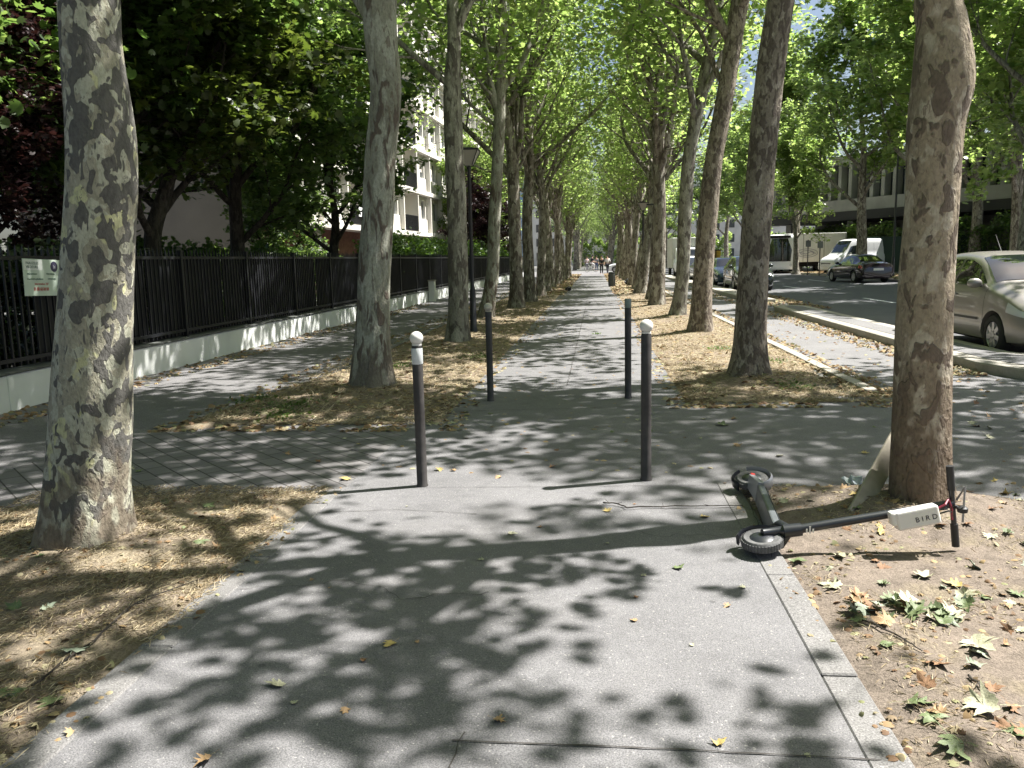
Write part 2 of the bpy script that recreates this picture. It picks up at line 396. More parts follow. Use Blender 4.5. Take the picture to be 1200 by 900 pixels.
strip_soil('soil_strip', [(-3.9, -3), (-1.885, -3), (-1.885, 5.34), (-3.9, 4.85)], M_SOIL_L, trees=[NEAR_T[0]], seed=1, crown=.03)
strip_soil('soil_strip', [(.955, -3), (2.98, -3), (2.85, 5.1), (.955, 5.58)], M_SOIL_R, trees=[NEAR_T[1]], seed=2, crown=.025)
ROWL = [(-2.72, 9.68), (-2.55, 15.06), (-2.86, 21.2), (-2.45, 25.3), (-2.35, 29.6), (-2.3, 34.6), (-2.25, 39.4), (-2.3, 44.6), (-2.3, 50), (-2.3, 55.3), (-2.3, 60.5), (-2.3, 66), (-2.3, 71.3)]
ROWR = [(1.9, 10.3), (2.06, 16.47), (2.04, 20.89), (1.97, 25.6), (2.02, 30.3), (2.0, 35.2), (2.0, 40), (2.05, 45), (2, 50.1), (2, 55.2), (2, 60.4), (2, 65.7), (2, 71)]
strip_soil('soil_strip', [(-4.2, 7.2), (-2.66, 7.98), (-1.5, 8.12), (-1.5, 80), (-3.7, 80), (-3.7, 12)], M_SOIL_F, cell=.13, trees=[(x, y, .22) for x, y in ROWL[:4]], seed=3, crown=.03)
strip_soil('soil_strip', [(.95, 8.65), (2.64, 9.1), (3.0, 12), (3.0, 80), (.95, 80)], M_SOIL_F, cell=.13, trees=[(x, y, .22) for x, y in ROWR[:4]], seed=4, crown=.03)
strip_soil('soil_strip', [(15.3, 46), (20, 46), (20, 70), (15.3, 70)], M_SOIL_F, cell=.4, seed=5, crown=.05)
# raised island between the cycle lane and the parking bay
mb = MB(); mb.prism([(4.86, 11.0), (5.12, 10.2), (8.5, 10.2), (8.5, 11.1), (6.1, 11.3), (5.78, 12.0), (5.78, 23.2), (5.3, 23.8), (4.9, 23.2)], -.1, .125)
tag(mb.build('traffic_island', M_PALEKERB, bevel=.03), kind='structure')
mb = MB(); mb.prism([(5.1, 11.2), (5.3, 10.42), (8.3, 10.42), (8.3, 10.9), (6.0, 11.08), (5.55, 11.9), (5.55, 22.8), (5.3, 23.2), (5.1, 22.8)], .1, .130)
tag(mb.build('island_paving', M_LANE), kind='structure')
mb = MB(); mb.prism([(5.0, 27), (5.75, 27), (5.75, 80), (5.0, 80)], -.1, .12); tag(mb.build('traffic_island', M_PALEKERB, bevel=.03), kind='structure')
kerb_run('road_kerb', 15.2, 15.38, 0, 110, .12, M_PALEKERB, 2.0, 9)
M_PAINT = plain('road_paint', (.72, .72, .70), .7, var=.25, scale=9)
for x, y0, y1 in ((9.0, 14, 17), (9.0, 26, 29), (9.0, 38, 41), (9.0, 50, 53), (9.0, 62, 65), (12.4, 30, 34), (12.4, 46, 50), (12.4, 58, 62)):
    sheet('road_marking', [(x, y0), (x+.14, y0), (x+.14, y1), (x, y1)], -.007, M_PAINT)
sheet('road_marking', [(4.95, 82.5), (15, 82.5), (15, 83.1), (4.95, 83.1)], -.0075, M_PAINT)

# ------------------------------------------------------------------ leaves and trees
LOBE = np.array([(0, -.42), (.30, -.34), (.50, -.02), (.27, .06), (.36, .40), (.12, .26), (0, .58), (-.12, .26), (-.36, .40), (-.27, .06), (-.50, -.02), (-.30, -.34)])
def leaf_cloud(name, C, S, rng, tilt=.75, fan=True, N=None, curl=.12):
    """one mesh holding many lobed leaves; C centres (n,3), S sizes"""
    n = len(C); k = len(LOBE)
    a = rng.uniform(0, 2*pi, n); el = rng.normal(0, tilt, n); az = rng.uniform(0, 2*pi, n)
    nz = np.stack([np.sin(el)*np.cos(az), np.sin(el)*np.sin(az), np.cos(el)], 1)
    if N is not None: nz = N/np.linalg.norm(N, axis=1, keepdims=True)
    ref = np.stack([np.cos(a), np.sin(a), np.zeros(n)+.01], 1)
    u = np.cross(nz, ref); u /= np.linalg.norm(u, axis=1, keepdims=True)+1e-9; w = np.cross(nz, u)
    T = np.concatenate([np.zeros((1, 2)), LOBE], 0)
    z = -curl*np.sum(T**2, 1)*2; 
    cz = rng.uniform(.2, 1.6, n)[:, None]
    V = C[:, None, :] + S[:, None, None]*(T[None, :, 0, None]*u[:, None, :] + T[None, :, 1, None]*w[:, None, :]) + (S[:, None]*z[None, :]*cz)[:, :, None]*nz[:, None, :]
    V = V.reshape(-1, 3)
    tri = np.array([(0, 1+i, 1+(i+1) % k) for i in range(k)])
    Fc = (tri[None]+(np.arange(n)*(k+1))[:, None, None]).reshape(-1, 3)
    return tri_mesh(name, V, Fc)
def tri_mesh(name, V, Fc):
    me = bpy.data.meshes.new(name); me.vertices.add(len(V)); me.vertices.foreach_set('co', V.astype(np.float32).ravel())
    me.loops.add(Fc.size); me.loops.foreach_set('vertex_index', Fc.astype(np.int32).ravel())
    me.polygons.add(len(Fc)); me.polygons.foreach_set('loop_start', (np.arange(len(Fc))*3).astype(np.int32))
    me.update(calc_edges=True); me.validate(); return me

def stem_ring(mb, pts, radii, n, seed, flare=0.0, wob=.03, flare_h=.35):
    """tapered trunk with a root flare, lumps and lobes"""
    V = []; Fc = []; P = [Vector(p) for p in pts]
    for i, p in enumerate(P):
        t = (P[min(i+1, len(P)-1)]-P[max(i-1, 0)]).normalized()
        u = Vector((1, 0, 0)); u = (u-t*u.dot(t)).normalized(); w = t.cross(u)
        for k in range(n):
            a = 2*pi*k/n; r = radii[i]
            h = max(0, p.z); fl = flare*math.exp(-(h/flare_h)*1.4)
            lob = .55+.45*sin(a*5+seed*1.7)+.3*sin(a*3+seed)
            r *= 1+fl*(.55+.6*lob)
            q = (cos(a)*1.3, sin(a)*1.3, h*1.1+seed*7)
            r *= 1+wob*(mnoise.noise(q)*1.6+.6*mnoise.noise((q[0]*2.3, q[1]*2.3, q[2]*2.6))+.25*mnoise.noise((q[0]*7, q[1]*7, q[2]*6)))
            V.append(p+(u*cos(a)+w*sin(a))*r)
    for i in range(len(P)-1):
        for k in range(n): Fc.append((i*n+k, i*n+(k+1) % n, (i+1)*n+(k+1) % n, (i+1)*n+k))
    mb.add(V, Fc)
def spline(pts, m):
    """Catmull-Rom through (x,y,z,r)"""
    P = [np.array(p, float) for p in pts]; P = [2*P[0]-P[1]]+P+[2*P[-1]-P[-2]]; out = []
    for i in range(1, len(P)-2):
        for s in range(m):
            t = s/m; a, b_, c, d = P[i-1], P[i], P[i+1], P[i+2]
            out.append(.5*((2*b_)+(-a+c)*t+(2*a-5*b_+4*c-d)*t*t+(-a+3*b_-3*c+d)*t**3))
    out.append(P[-2]); return out
def gen_tree(seed, way, sides=14, top=12.5, hf=4.2, nl=7, spread=1.0, leaves=7000, lsize=.17, extra=(), fine=6, lmin=3.6, dens_twig=4, wob=.03, flare=.55, steep=1.0):
    """way: list of (x,y,z,r) from the foot; returns trunk mesh and leaf mesh (local coords, foot at origin)"""
    rr = random.Random(seed); rng = np.random.default_rng(seed)
    x0, y0 = way[0][0], way[0][1]
    way = [(x-x0, y-y0, z, r) for x, y, z, r in way]
    lx, ly, lz, lr = way[-1]; px, py, pz, pr = way[-2]
    dx, dy = (lx-px)/(lz-pz), (ly-py)/(lz-pz)
    nadd = 4
    for i in range(1, nadd+1):
        t = i/nadd; z = lz+(top-lz)*t
        way.append((lx+dx*(z-lz)*.5+rr.uniform(-.25, .25), ly+dy*(z-lz)*.5+rr.uniform(-.25, .25), z, max(.02, lr*(1-t)**1.0*.8+.012)))
    pts = spline(way, fine)
    mb = MB()
    stem_ring(mb, [p[:3] for p in pts], [max(.012, p[3]) for p in pts], sides, seed, flare, wob)
    tips = []                                   # (pos, weight)
    def trunk_at(z):
        for a, b_ in zip(pts[:-1], pts[1:]):
            if a[2] <= z <= b_[2]:
                t = (z-a[2])/max(1e-6, b_[2]-a[2]); return Vector((a+(b_-a)*t)[:3]), (a+(b_-a)*t)[3]
        return Vector(pts[-1][:3]), pts[-1][3]
    def branch(p, d, L, r, lev, up):
        n = max(3, int(L/.45)) if lev < 3 else 3
        P = [Vector(p)]; R_ = [r]; d = Vector(d).normalized(); dirs = [d.copy()]
        for i in range(n):
            d = (d+Vector((rr.gauss(0, .13), rr.gauss(0, .13), rr.gauss(0, .09)+up*.11))).normalized()
            P.append(P[-1]+d*L/n); R_.append(max(.006, r*(1-.82*(i+1)/n))); dirs.append(d.copy())
        mb.tube(P, R_, 8 if lev == 1 else (5 if lev == 2 else 3), caps=False)
        if lev == 1:
            ns = 6+int(L > 4)*2
            for j in range(ns):
                t = .25+.75*(j+rr.random()*.6)/ns; i = min(n, int(t*n)); q = P[i]
                side = Vector((rr.gauss(0, 1), rr.gauss(0, 1), rr.gauss(.1, .6))).normalized()
                nd_ = (dirs[i]*.75+side*.8).normalized()
                branch(q, nd_, rr.uniform(1.3, 2.6)*spread*(1.15-.4*t), max(.012, R_[i]*.5), 2, .3)
            branch(P[-1], dirs[-1], 1.1, R_[-1], 2, .2)
        elif lev == 2:
            for j in range(dens_twig):
                i = min(n, 1+int(rr.random()*n)); side = Vector((rr.gauss(0, 1), rr.gauss(0, 1), rr.gauss(-.1, .5))).normalized()
                branch(P[i], (dirs[i]*.5+side*.9), rr.uniform(.5, 1.1), .008, 3, -.35)
            for q in P[1:]: tips.append((q, .6))
        else:
            for q in P[1:]: tips.append((q, 1.0))
    az = rr.uniform(0, 6.28)
    for i in range(nl):
        z = hf+(top-1.5-hf)*(i/nl)**1.15+rr.uniform(-.2, .2); q, tr = trunk_at(z); az += 2.4+rr.uniform(-.4, .4)
        e = radians(rr.uniform(38, 58))*steep if z < 8 else radians(rr.uniform(45, 70))
        L = (rr.uniform(3.2, 5.2) if z < 7.5 else rr.uniform(2.2, 3.6))*spread
        branch(q-Vector((cos(az), sin(az), 0))*tr*.3, (cos(az)*cos(e), sin(az)*cos(e), sin(e)), L, min(tr*.62, .11), 1, 1.0)
    for (z, a, e, L, r) in extra:
        q, tr = trunk_at(z); a = radians(a); e = radians(e)
        branch(q-Vector((cos(a), sin(a), 0))*tr*.3, (cos(a)*cos(e), sin(a)*cos(e), sin(e)), L, r, 1, .5)
    q, tr = trunk_at(top-.3); branch(q, (0, 0, 1), 1.6, .03, 2, .5)
    tm = mb.mesh('trunk'); smooth(tm)
    P = np.array([tuple(t[0]) for t in tips]); W = np.array([t[1] for t in tips]); ok = P[:, 2] > lmin; P = P[ok]; W = W[ok]; W /= W.sum()
    idx = rng.choice(len(P), leaves, p=W); C = P[idx]+rng.normal(0, .20, (leaves, 3))*np.array([1, 1, .8]); 
    S = lsize*rng.uniform(.6, 1.25, leaves)
    return tm, leaf_cloud('crown', C, S, rng)
def put_tree(name, label, cat, loc, tm, cm, bm, lm, group=None, rz=0.0, s=1.0):
    t = empty(name, loc, label, cat, group, rz); t.scale = (s, s, s)
    obj('trunk', tm, None, t); obj('crown', cm, None, t)
    tm.materials.clear(); tm.materials.append(bm); cm.materials.clear(); cm.materials.append(lm)
    return t
def way_px(Y, rows):
    """rows: (px, py, width_px) -> stem points in the upright plane at depth Y"""
    out = []
    for x, y, w in rows:
        a = at(x-w/2, y, Y=Y); b_ = at(x+w/2, y, Y=Y); c = (a+b_)/2
        out.append([c.x, Y, c.z, (b_.x-a.x)/2*(.88 if Y < 6 else .94)])
    return out
BARK_T1 = bark('bark_camo', (.34, .32, .245), (.43, .425, .335), (.12, .115, .105), (.50, .49, .29), 10.5, .60, .51, .008, .62, lower=((.15, .12, .09), .95), side=.30)
BARK_T2 = bark('bark_smooth_grey', (.28, .275, .22), (.36, .36, .30), (.13, .105, .085), None, 8, .60, .52, .03, .3, (4, 1, 7), lower=((.17, .15, .12), 1.0), rough_bump=.7)
BARK_T3 = bark('bark_grey_plates', (.25, .24, .195), (.33, .32, .265), (.12, .107, .09), None, 8, .56, .55, .025, .35, (9, 3, 2), rough_bump=.8)
BARK_R1 = bark('bark_brown', (.32, .265, .19), (.41, .36, .28), (.15, .118, .09), None, 9.0, .56, .56, .02, .6, (2, 6, 1), lower=((.16, .12, .085), 1.3), rough_bump=.8)
BARK_R2 = bark('bark_umber', (.27, .23, .18), (.34, .30, .245), (.12, .097, .078), None, 13, .55, .58, .03, .45, (6, 6, 3), rough_bump=.8)
BARK_FAR = bark('bark_far', (.245, .22, .18), (.36, .34, .285), (.11, .092, .075), None, 8, .55, .54, .03, .4, (1, 9, 8), rough_bump=.6)
BARK_DARK = bark('bark_dark', (.07, .06, .05), (.09, .08, .065), (.035, .03, .026), None, 9, .5, .6, .05, .3)

GROUPW = 'plane trees lining the promenade'
def near_tree(seed, loc, rows, bm, label, **kw):
    Y = loc[1]; w = way_px(Y, rows); w[0][0] = loc[0]; w[0][2] = -.04
    tm, cm = gen_tree(seed, w, **kw)
    return put_tree('plane_tree', label, 'tree', (loc[0], loc[1], 0), tm, cm, bm, M_LEAF, GROUPW)
near_tree(11, (-2.84, 4.12), [(102, 645, 96), (103, 570, 93), (107, 500, 92), (109, 430, 89), (113, 330, 84), (119, 225, 82), (118, 150, 80), (108, 60, 72), (105, 0, 72), (102, -110, 66)], BARK_T1,
          'nearest tree on the left, camouflage bark of grey plates and yellow flakes', sides=64, fine=9, hf=4.0, wob=.035, flare=.42, leaves=5000, lsize=.15)
near_tree(12, (-2.72, 9.68), [(436, 458, 45), (436, 420, 44), (438, 340, 40), (441, 280, 39), (445, 200, 38), (452, 110, 38), (447, 50, 40), (445, 0, 42), (447, -80, 40)], BARK_T2,
          'second tree on the left, smooth pale grey bark, low limb leaning left', sides=40, fine=7, hf=4.9, lmin=4.8, extra=[(4.0, 195, 62, 5.0, .095), (4.9, 60, 60, 4, .08)], wob=.04, leaves=6000, lsize=.155)
near_tree(13, (-2.55, 15.06), [(537, 404, 26), (537, 330, 24), (535, 240, 24), (531, 150, 23), (530, 100, 21), (532, 50, 17), (530, 0, 15)], BARK_T3,
          'third tree on the left, forked above a thin branch reaching left', sides=24, lmin=5.8, hf=5.6, extra=[(4.55, 180, 42, 4.5, .06), (5.4, 10, 65, 5, .10), (6.0, 120, 45, 4, .06), (6.8, 300, 45, 4, .06)], wob=.05, leaves=7000, lsize=.16)
near_tree(14, (-2.86, 21.2), [(576, 374, 18), (577, 320, 16), (580, 250, 15), (585, 150, 14), (587, 60, 13), (588, 0, 12)], BARK_T2,
          'slim pale tree behind the small lantern on the left', sides=18, lmin=4.8, hf=5.0, extra=[(5.6, 185, 45, 4.5, .06), (4.8, 200, 40, 4.0, .05)], wob=.05, leaves=7000, lsize=.16)
near_tree(21, (1.95, 4.99), [(1078, 600, 74), (1078, 540, 72), (1081, 440, 72), (1085, 340, 70), (1092, 240, 68), (1097, 150, 73), (1106, 90, 80), (1104, 30, 66), (1100, 0, 62), (1106, -110, 58)], BARK_R1,
          'nearest tree on the right, brown blotched bark, fallen scooter at its foot', sides=64, fine=9, hf=4.1, wob=.035, flare=.25, leaves=5200, lsize=.145, extra=[(4.7, 262, 48, 5.2, .085), (5.3, 195, 38, 4.6, .07), (6.2, 230, 45, 5, .07), (5.6, 100, 45, 4.5, .07)])
near_tree(22, (1.9, 10.3), [(878, 446, 45), (879, 410, 40), (882, 330, 37), (889, 230, 36), (897, 140, 35), (906, 60, 35), (915, 0, 34), (926, -80, 32)], BARK_R2,
          'second tree on the right, umber bark, leaning right', sides=40, fine=7, hf=4.9, wob=.04, leaves=7500, lsize=.155)
near_tree(23, (2.06, 16.47), [(820, 392, 27), (823, 340, 25), (828, 270, 25), (836, 190, 22), (850, 110, 22), (861, 40, 22), (868, 0, 22)], BARK_R2,
          'third tree on the right, brown stem curving right', sides=24, hf=5.4, extra=[(4.6, 150, 50, 4.5, .06)], wob=.05, leaves=7000, lsize=.16)
near_tree(24, (2.04, 20.89), [(793, 372, 18), (800, 320, 17), (803, 250, 17), (808, 180, 16), (822, 110, 16), (832, 60, 15), (842, 0, 14)], BARK_T3,
          'fourth tree on the right, stem kinked outward halfway up', sides=18, hf=4.6, extra=[(5.0, 170, 55, 5, .06), (5.0, 20, 50, 4.5, .06)], wob=.05, leaves=7000, lsize=.16)
# variants for the rest of both rows
VAR = []
for i in range(5):
    rr = random.Random(100+i); lean = rr.uniform(-.04, .06)
    way = [(0, 0, -.04, .21), (lean*1, .02, 1.2, .19), (lean*3, .05, 2.8, .175), (lean*6+rr.uniform(-.08, .08), rr.uniform(-.1, .1), 4.2+rr.uniform(-.4, .5), .16)]
    ex = [(rr.uniform(3.4, 4.4), rr.uniform(0, 360), rr.uniform(60, 76), rr.uniform(5, 7), .09) for _ in range(5)]+[(rr.uniform(3, 4.2), rr.uniform(0, 360), rr.uniform(48, 60), 4, .05)]
    VAR.append(gen_tree(200+i, way, sides=14, hf=5.1, nl=7, spread=.9, steep=1.12, lmin=4.7, extra=ex, leaves=6000, top=12.5+rr.uniform(-1, 1), wob=.05, lsize=.155))
DESC_L = ['dark tree with a low fork, fifth on the left', 'sixth tree on the left, beside the dark forked one', 'seventh tree in the left row, pale stem', 'eighth tree in the left row']
DESC_R = ['fifth tree on the right, by the tall lamp post', 'sixth tree in the right row', 'seventh tree in the right row, near the lanterns', 'eighth tree in the right row']
rr = random.Random(5)
def row(spots, desc, rest, flip):
    for i, (x, y) in enumerate(spots):
        tm, cm = VAR[(i*2+flip) % 5]
        lb = desc[i] if i < len(desc) else rest
        lean = (.085 if x > 0 else .0)
        t = put_tree('plane_tree', lb, 'tree', (x+rr.uniform(-.12, .12), y+rr.uniform(-.2, .2), 0), tm, cm, BARK_FAR, M_LEAF, GROUPW if i < len(desc) else rest.replace('one of the ', ''), rz=rr.uniform(0, 6.28), s=rr.uniform(.92, 1.08))
        t.rotation_mode = 'ZYX'; t.rotation_euler = (rr.uniform(-.02, .02), lean+rr.uniform(-.02, .03), rr.uniform(0, 6.28))
row(ROWL[3:], DESC_L, 'one of the crowded far trees closing the left row', 0)
row(ROWR[3:], DESC_R, 'one of the crowded far trees closing the right row', 3)
row([(-2.5, y) for y in range(108, 172, 9)], [], 'one of the trees beyond the sunny side street, left row', 1)
row([(2.1, y) for y in range(108, 172, 9)], [], 'one of the trees beyond the sunny side street, right row', 2)
tr_ = put_tree('plane_tree', 'tree on the end of the raised island right of the silver car, outside the photo', 'tree', (8.2, 10.66, .1), VAR[2][0], VAR[2][1], BARK_FAR, M_LEAF, GROUPW, rz=2.0, s=1.15)
# behind the photographer: they throw part of the dappled shade
row([(-2.7, -.9), (-2.7, -6), (2.0, -.4), (2.0, -5.5)], [], 'one of the promenade trees standing beside the viewer', 4)

# trees across the road and in the gardens
VARB = []
for i in range(3):
    rr2 = random.Random(300+i)
    way = [(0, 0, -.04, .34), (.05, 0, 1.5, .29), (.1, .05, 3.2, .25), (rr2.uniform(-.3, .3), rr2.uniform(-.3, .3), 5, .21)]
    VARB.append(gen_tree(400+i, way, sides=16, hf=3.6, nl=11, spread=1.45, leaves=17000, top=14, lsize=.25, lmin=2.7, dens_twig=5, steep=.8))
def big(name, label, cat, x, y, k, bm, lm, s, rz, group=None):
    tm, cm = VARB[k]; tm2 = tm.copy(); cm2 = cm.copy()
    return put_tree(name, label, cat, (x, y, 0), tm2, cm2, bm, lm, group, rz, s)
VARD = []
for i in range(3):
    rr2 = random.Random(330+i)
    way = [(0, 0, -.04, .30), (.05, 0, 1.2, .25), (.15*i, .05, 2.6, .22), (rr2.uniform(-.5, .5), rr2.uniform(-.3, .3), 4.2, .18)]
    VARD.append(gen_tree(450+i, way, sides=14, hf=2.5, nl=14, spread=1.35, leaves=27000, top=12.5, lsize=.24, lmin=1.9, dens_twig=5, steep=.75))
MESHB = {}
def bigc(name, label, cat, x, y, k, bm, lm, s, rz, group=None):
    key = (k, bm.name, lm.name); src = VARD if name == 'garden_tree' and x < 0 else VARB
    if key not in MESHB: MESHB[key] = (src[k][0].copy(), src[k][1].copy())
    return put_tree(name, label, cat, (x, y, 0), *MESHB[key], bm, lm, group, rz, s)
GRR = 'street trees across the road'
for i, (x, y, s, lb) in enumerate([(16.6, 34, 1.15, 'thick pale trunk across the road, above the silver car'), (17.3, 56, 1.15, 'dark trunked tree across the road, in front of the white van'),
        (13.6+1.2, 63, .7, 'small tree beside the bus'), (16.5, 44.5, 1.15, 'leafy tree across the road, behind the nearest right trunk'), (16.8, 25, 1.15, 'leafy tree across the road, at the right edge'),
        (17, 72, 1.2, 'leafy tree behind the parked box truck'), (16.5, 84, 1.0, None), (16.5, 95, 1.0, None), (16.5, 107, 1.05, None), (16.5, 120, 1.05, None)]):
    bigc('street_tree', lb or 'one of the distant leafy trees far along the road', 'tree', x, y, i % 3, BARK_T3 if i in (0, 3, 4) else BARK_FAR, M_LEAF, s, i*1.7, GRR if lb else 'distant trees far along the road')
for i, (x, y, s) in enumerate([(22.5, 38, 1.2), (24, 50, 1.25), (26, 60, 1.3), (9.5, 112, .9), (6.5, 108, .9)]):
    bigc('garden_tree', ['broad tree behind the hedge across the road', 'broad tree over the dark sedan', 'broad tree rising behind the white van', 'tree closing the end of the road', 'tree beside the end of the road'][i], 'tree', x, y, (i+1) % 3, BARK_FAR, M_LEAF, s, i*2.1, 'background trees on the right')
GL = 'garden trees behind the fence'
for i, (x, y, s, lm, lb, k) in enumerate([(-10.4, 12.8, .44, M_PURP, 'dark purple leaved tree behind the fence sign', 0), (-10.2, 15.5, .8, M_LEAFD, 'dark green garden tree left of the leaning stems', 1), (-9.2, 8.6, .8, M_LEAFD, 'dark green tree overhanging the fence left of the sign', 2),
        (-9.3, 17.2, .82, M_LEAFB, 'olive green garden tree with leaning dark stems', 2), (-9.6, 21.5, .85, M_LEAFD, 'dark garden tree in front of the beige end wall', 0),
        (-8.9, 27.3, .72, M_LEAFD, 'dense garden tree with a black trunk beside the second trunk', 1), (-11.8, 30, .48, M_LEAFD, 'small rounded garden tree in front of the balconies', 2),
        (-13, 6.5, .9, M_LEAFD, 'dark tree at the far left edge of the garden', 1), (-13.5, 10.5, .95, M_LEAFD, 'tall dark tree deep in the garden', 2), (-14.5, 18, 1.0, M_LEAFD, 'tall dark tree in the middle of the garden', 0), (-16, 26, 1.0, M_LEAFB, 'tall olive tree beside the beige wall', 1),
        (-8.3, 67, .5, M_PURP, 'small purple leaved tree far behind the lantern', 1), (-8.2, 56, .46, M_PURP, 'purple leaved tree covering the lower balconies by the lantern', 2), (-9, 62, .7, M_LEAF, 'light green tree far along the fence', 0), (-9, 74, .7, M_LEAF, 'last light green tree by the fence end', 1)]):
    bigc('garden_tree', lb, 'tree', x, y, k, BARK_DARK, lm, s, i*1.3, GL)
# ------------------------------------------------------------------ left: low wall, fence, sign
def sid(px, py, X): return at(px, py, X=X)
M_WALLP = plain('wall_paint', (.72, .735, .715), .8, var=.10, scale=1.6)
M_BLACK = plain('black_paint', (.012, .013, .016), .42)
M_SCREEN = plain('screen_sheet', (.008, .009, .012), .55)
FX = -6.62
wall_root = empty('low_wall', (FX, 0, 0), 'pale grey-green low wall carrying the black railing fence', 'wall')
mb = MB(); y = -6.0; rr = random.Random(3); 
while y < 82:
    l = 4.8; mb.box(-.12, .12, y+.003, y+l-.003, -.1, .40+rr.uniform(-.012, .012)); y += l
mb.build('wall_body', M_WALLP, wall_root, bevel=.008, segs=1)
mb = MB(); y = -6.0
while y < 82: mb.box(-.15, .145, y+.004, y+2.396, .415, .435); y += 2.4
mb.build('coping', plain('coping', (.10, .105, .10), .8, var=.3, scale=5), wall_root)
fence = empty('railing_fence', (FX, 0, .435), 'tall black railing fence with pointed bars on the low pale wall', 'fence')
mb = MB(); y = -5.0
while y < 80:
    x = 0; mb.box(-.011, .011, y-.011, y+.011, .03, 1.33); mb.add([(-.011, y-.011, 1.33), (.011, y-.011, 1.33), (.011, y+.011, 1.33), (-.011, y+.011, 1.33), (0, y, 1.42)], [(0, 1, 4), (1, 2, 4), (2, 3, 4), (3, 0, 4)])
    y += .115 if y < 40 else .16
mb.build('bars', M_BLACK, fence)
for z in (.08, 1.24):
    mb = MB(); mb.box(-.02, .02, -5, 80, z, z+.045); mb.build('rail', M_BLACK, fence)
for i in range(34):
    y = -4.8+i*2.5; mb = MB(); mb.box(-.035, .035, -.035, .035, -.015, 1.36); mb.box(-.045, .045, -.045, .045, 1.36, 1.38)
    mb.build('post', M_BLACK, fence, loc=(0.0, y, 0))
rr = random.Random(8); y = 9.2  # nearest sheets added as the darkness behind the bars, farther ones are privacy screens
while y < 79:
    l = 2.5; mb = MB(); n = 12
    V = []; 
    for i in range(n+1):
        yy = y+.03+(l-.06)*i/n; xx = -.045+.012*sin(i*2.1+y)
        V += [(xx, yy, .02), (xx, yy, 1.27+rr.uniform(-.01, .01))]
    mb.add(V, [(2*i, 2*i+1, 2*i+3, 2*i+2) for i in range(n)]); mb.add([(v[0]-.006, v[1], v[2]) for v in V], [(2*i, 2*i+2, 2*i+3, 2*i+1) for i in range(n)])
    mb.build('privacy_dark_sheet', M_SCREEN, fence); y += l
# gate post
p = sid(506, 357, -6.4)
t = empty('gate_pillar', (-6.36, p.y, 0), 'short white pillar standing in front of the low wall', 'pillar')
mb = MB(); mb.box(-.12, .12, -.14, .14, -.02, .78); mb.build('shaft', M_WALLP, t, bevel=.01)
mb = MB(); mb.box(-.14, .14, -.16, .16, .783, .83); mb.build('cap', M_PALEKERB, t, bevel=.01)
# sign on the fence
def text(body, size, mat, parent, loc, rot, name='lettering', ext=.001, align='LEFT', sx=1.0):
    c = bpy.data.curves.new(name, 'FONT'); c.body = body; c.size = size; c.extrude = ext; c.align_x = align; c.resolution_u = 3
    tmp = bpy.data.objects.new('tmp', c); COL.objects.link(tmp); dg = bpy.context.evaluated_depsgraph_get()
    me = bpy.data.meshes.new_from_object(tmp.evaluated_get(dg)); bpy.data.objects.remove(tmp)
    for v in me.vertices: v.co.x *= sx
    me.name = name; return obj(name, me, mat, parent, loc, rot)
sx_ = FX+.06
a = sid(25, 304, sx_); b_ = sid(71, 303, sx_); c = sid(33, 348, sx_); 
W_ = (b_.y-a.y); H_ = a.z-c.z
sg = empty('fence_sign', (sx_, (a.y+b_.y)/2, a.z-H_/2), 'pale mint notice board with a dark round emblem hung on the fence', 'sign')
sg.rotation_euler = (radians(-2.0), 0, 0)
M_MINT = plain('sign_mint', (.50, .58, .50), .5, var=.06, scale=6); M_SWHITE = plain('sign_white', (.66, .68, .66), .5)
M_NAVY = plain('sign_navy', (.03, .028, .06), .5); M_SRED = plain('sign_red', (.45, .08, .08), .5); M_SGRN = plain('sign_green', (.05, .12, .09), .5); M_SGREY = plain('sign_grey', (.22, .22, .26), .5)
mb = MB(); mb.box(-.004, .004, -W_/2, W_/2, -H_/2, H_/2); mb.build('board', M_MINT, sg, bevel=.002, segs=1)
mb = MB(); mb.box(.0045, .006, -W_/2+.01, -W_*.02, H_*.2, H_/2-.01); mb.build('title_panel', M_SWHITE, sg)
RT = (pi/2, 0, pi/2)
text('PARUZELES', H_*.105, M_SGRN, sg, (.0075, -W_*.43, H_*.35), RT, ext=.0008, sx=.95)
text('VILDEURS', H_*.105, M_SGRN, sg, (.0075, -W_*.43, H_*.25), RT, ext=.0008, sx=1.05)
text('interventions', H_*.075, M_SGRN, sg, (.0075, -W_*.42, H_*.075), RT); text('rénovations', H_*.075, M_SGRN, sg, (.0075, W_*.06, H_*.085), RT)
text('maçonnerie plomberie', H_*.07, M_SGRN, sg, (.0075, -W_*.42, -H_*.06), RT); text('couvertures', H_*.07, M_SGRN, sg, (.0075, W_*.09, -H_*.05), RT)
text('intervention 7j/7', H_*.085, M_SRED, sg, (.0075, -W_*.25, -H_*.20), RT)
text('01 80 60 84 84', H_*.14, M_SRED, sg, (.0075, -W_*.28, -H_*.36), RT, sx=.72, ext=.0012)
mb = MB(); mb.lathe([(H_*.145, 0), (H_*.145, .004)], (.004, 0, 0), 32, 'X'); em = mb.build('emblem', M_NAVY, sg, loc=(0, W_*.28, H_*.31))
mb = MB(); s = H_*.05
mb.box(.0085, .0095, -s, s*.9, -s*1.2, -s*.9); mb.box(.0085, .0095, -s*.9, -s*.2, -s*.8, s*.9); mb.box(.0085, .0095, -s*.1, s*.7, -s*.8, s*.3); mb.box(.0085, .0095, s*.75, s*.95, -s*.8, s*1.3)
mb.build('emblem_building', M_SGREY, em)

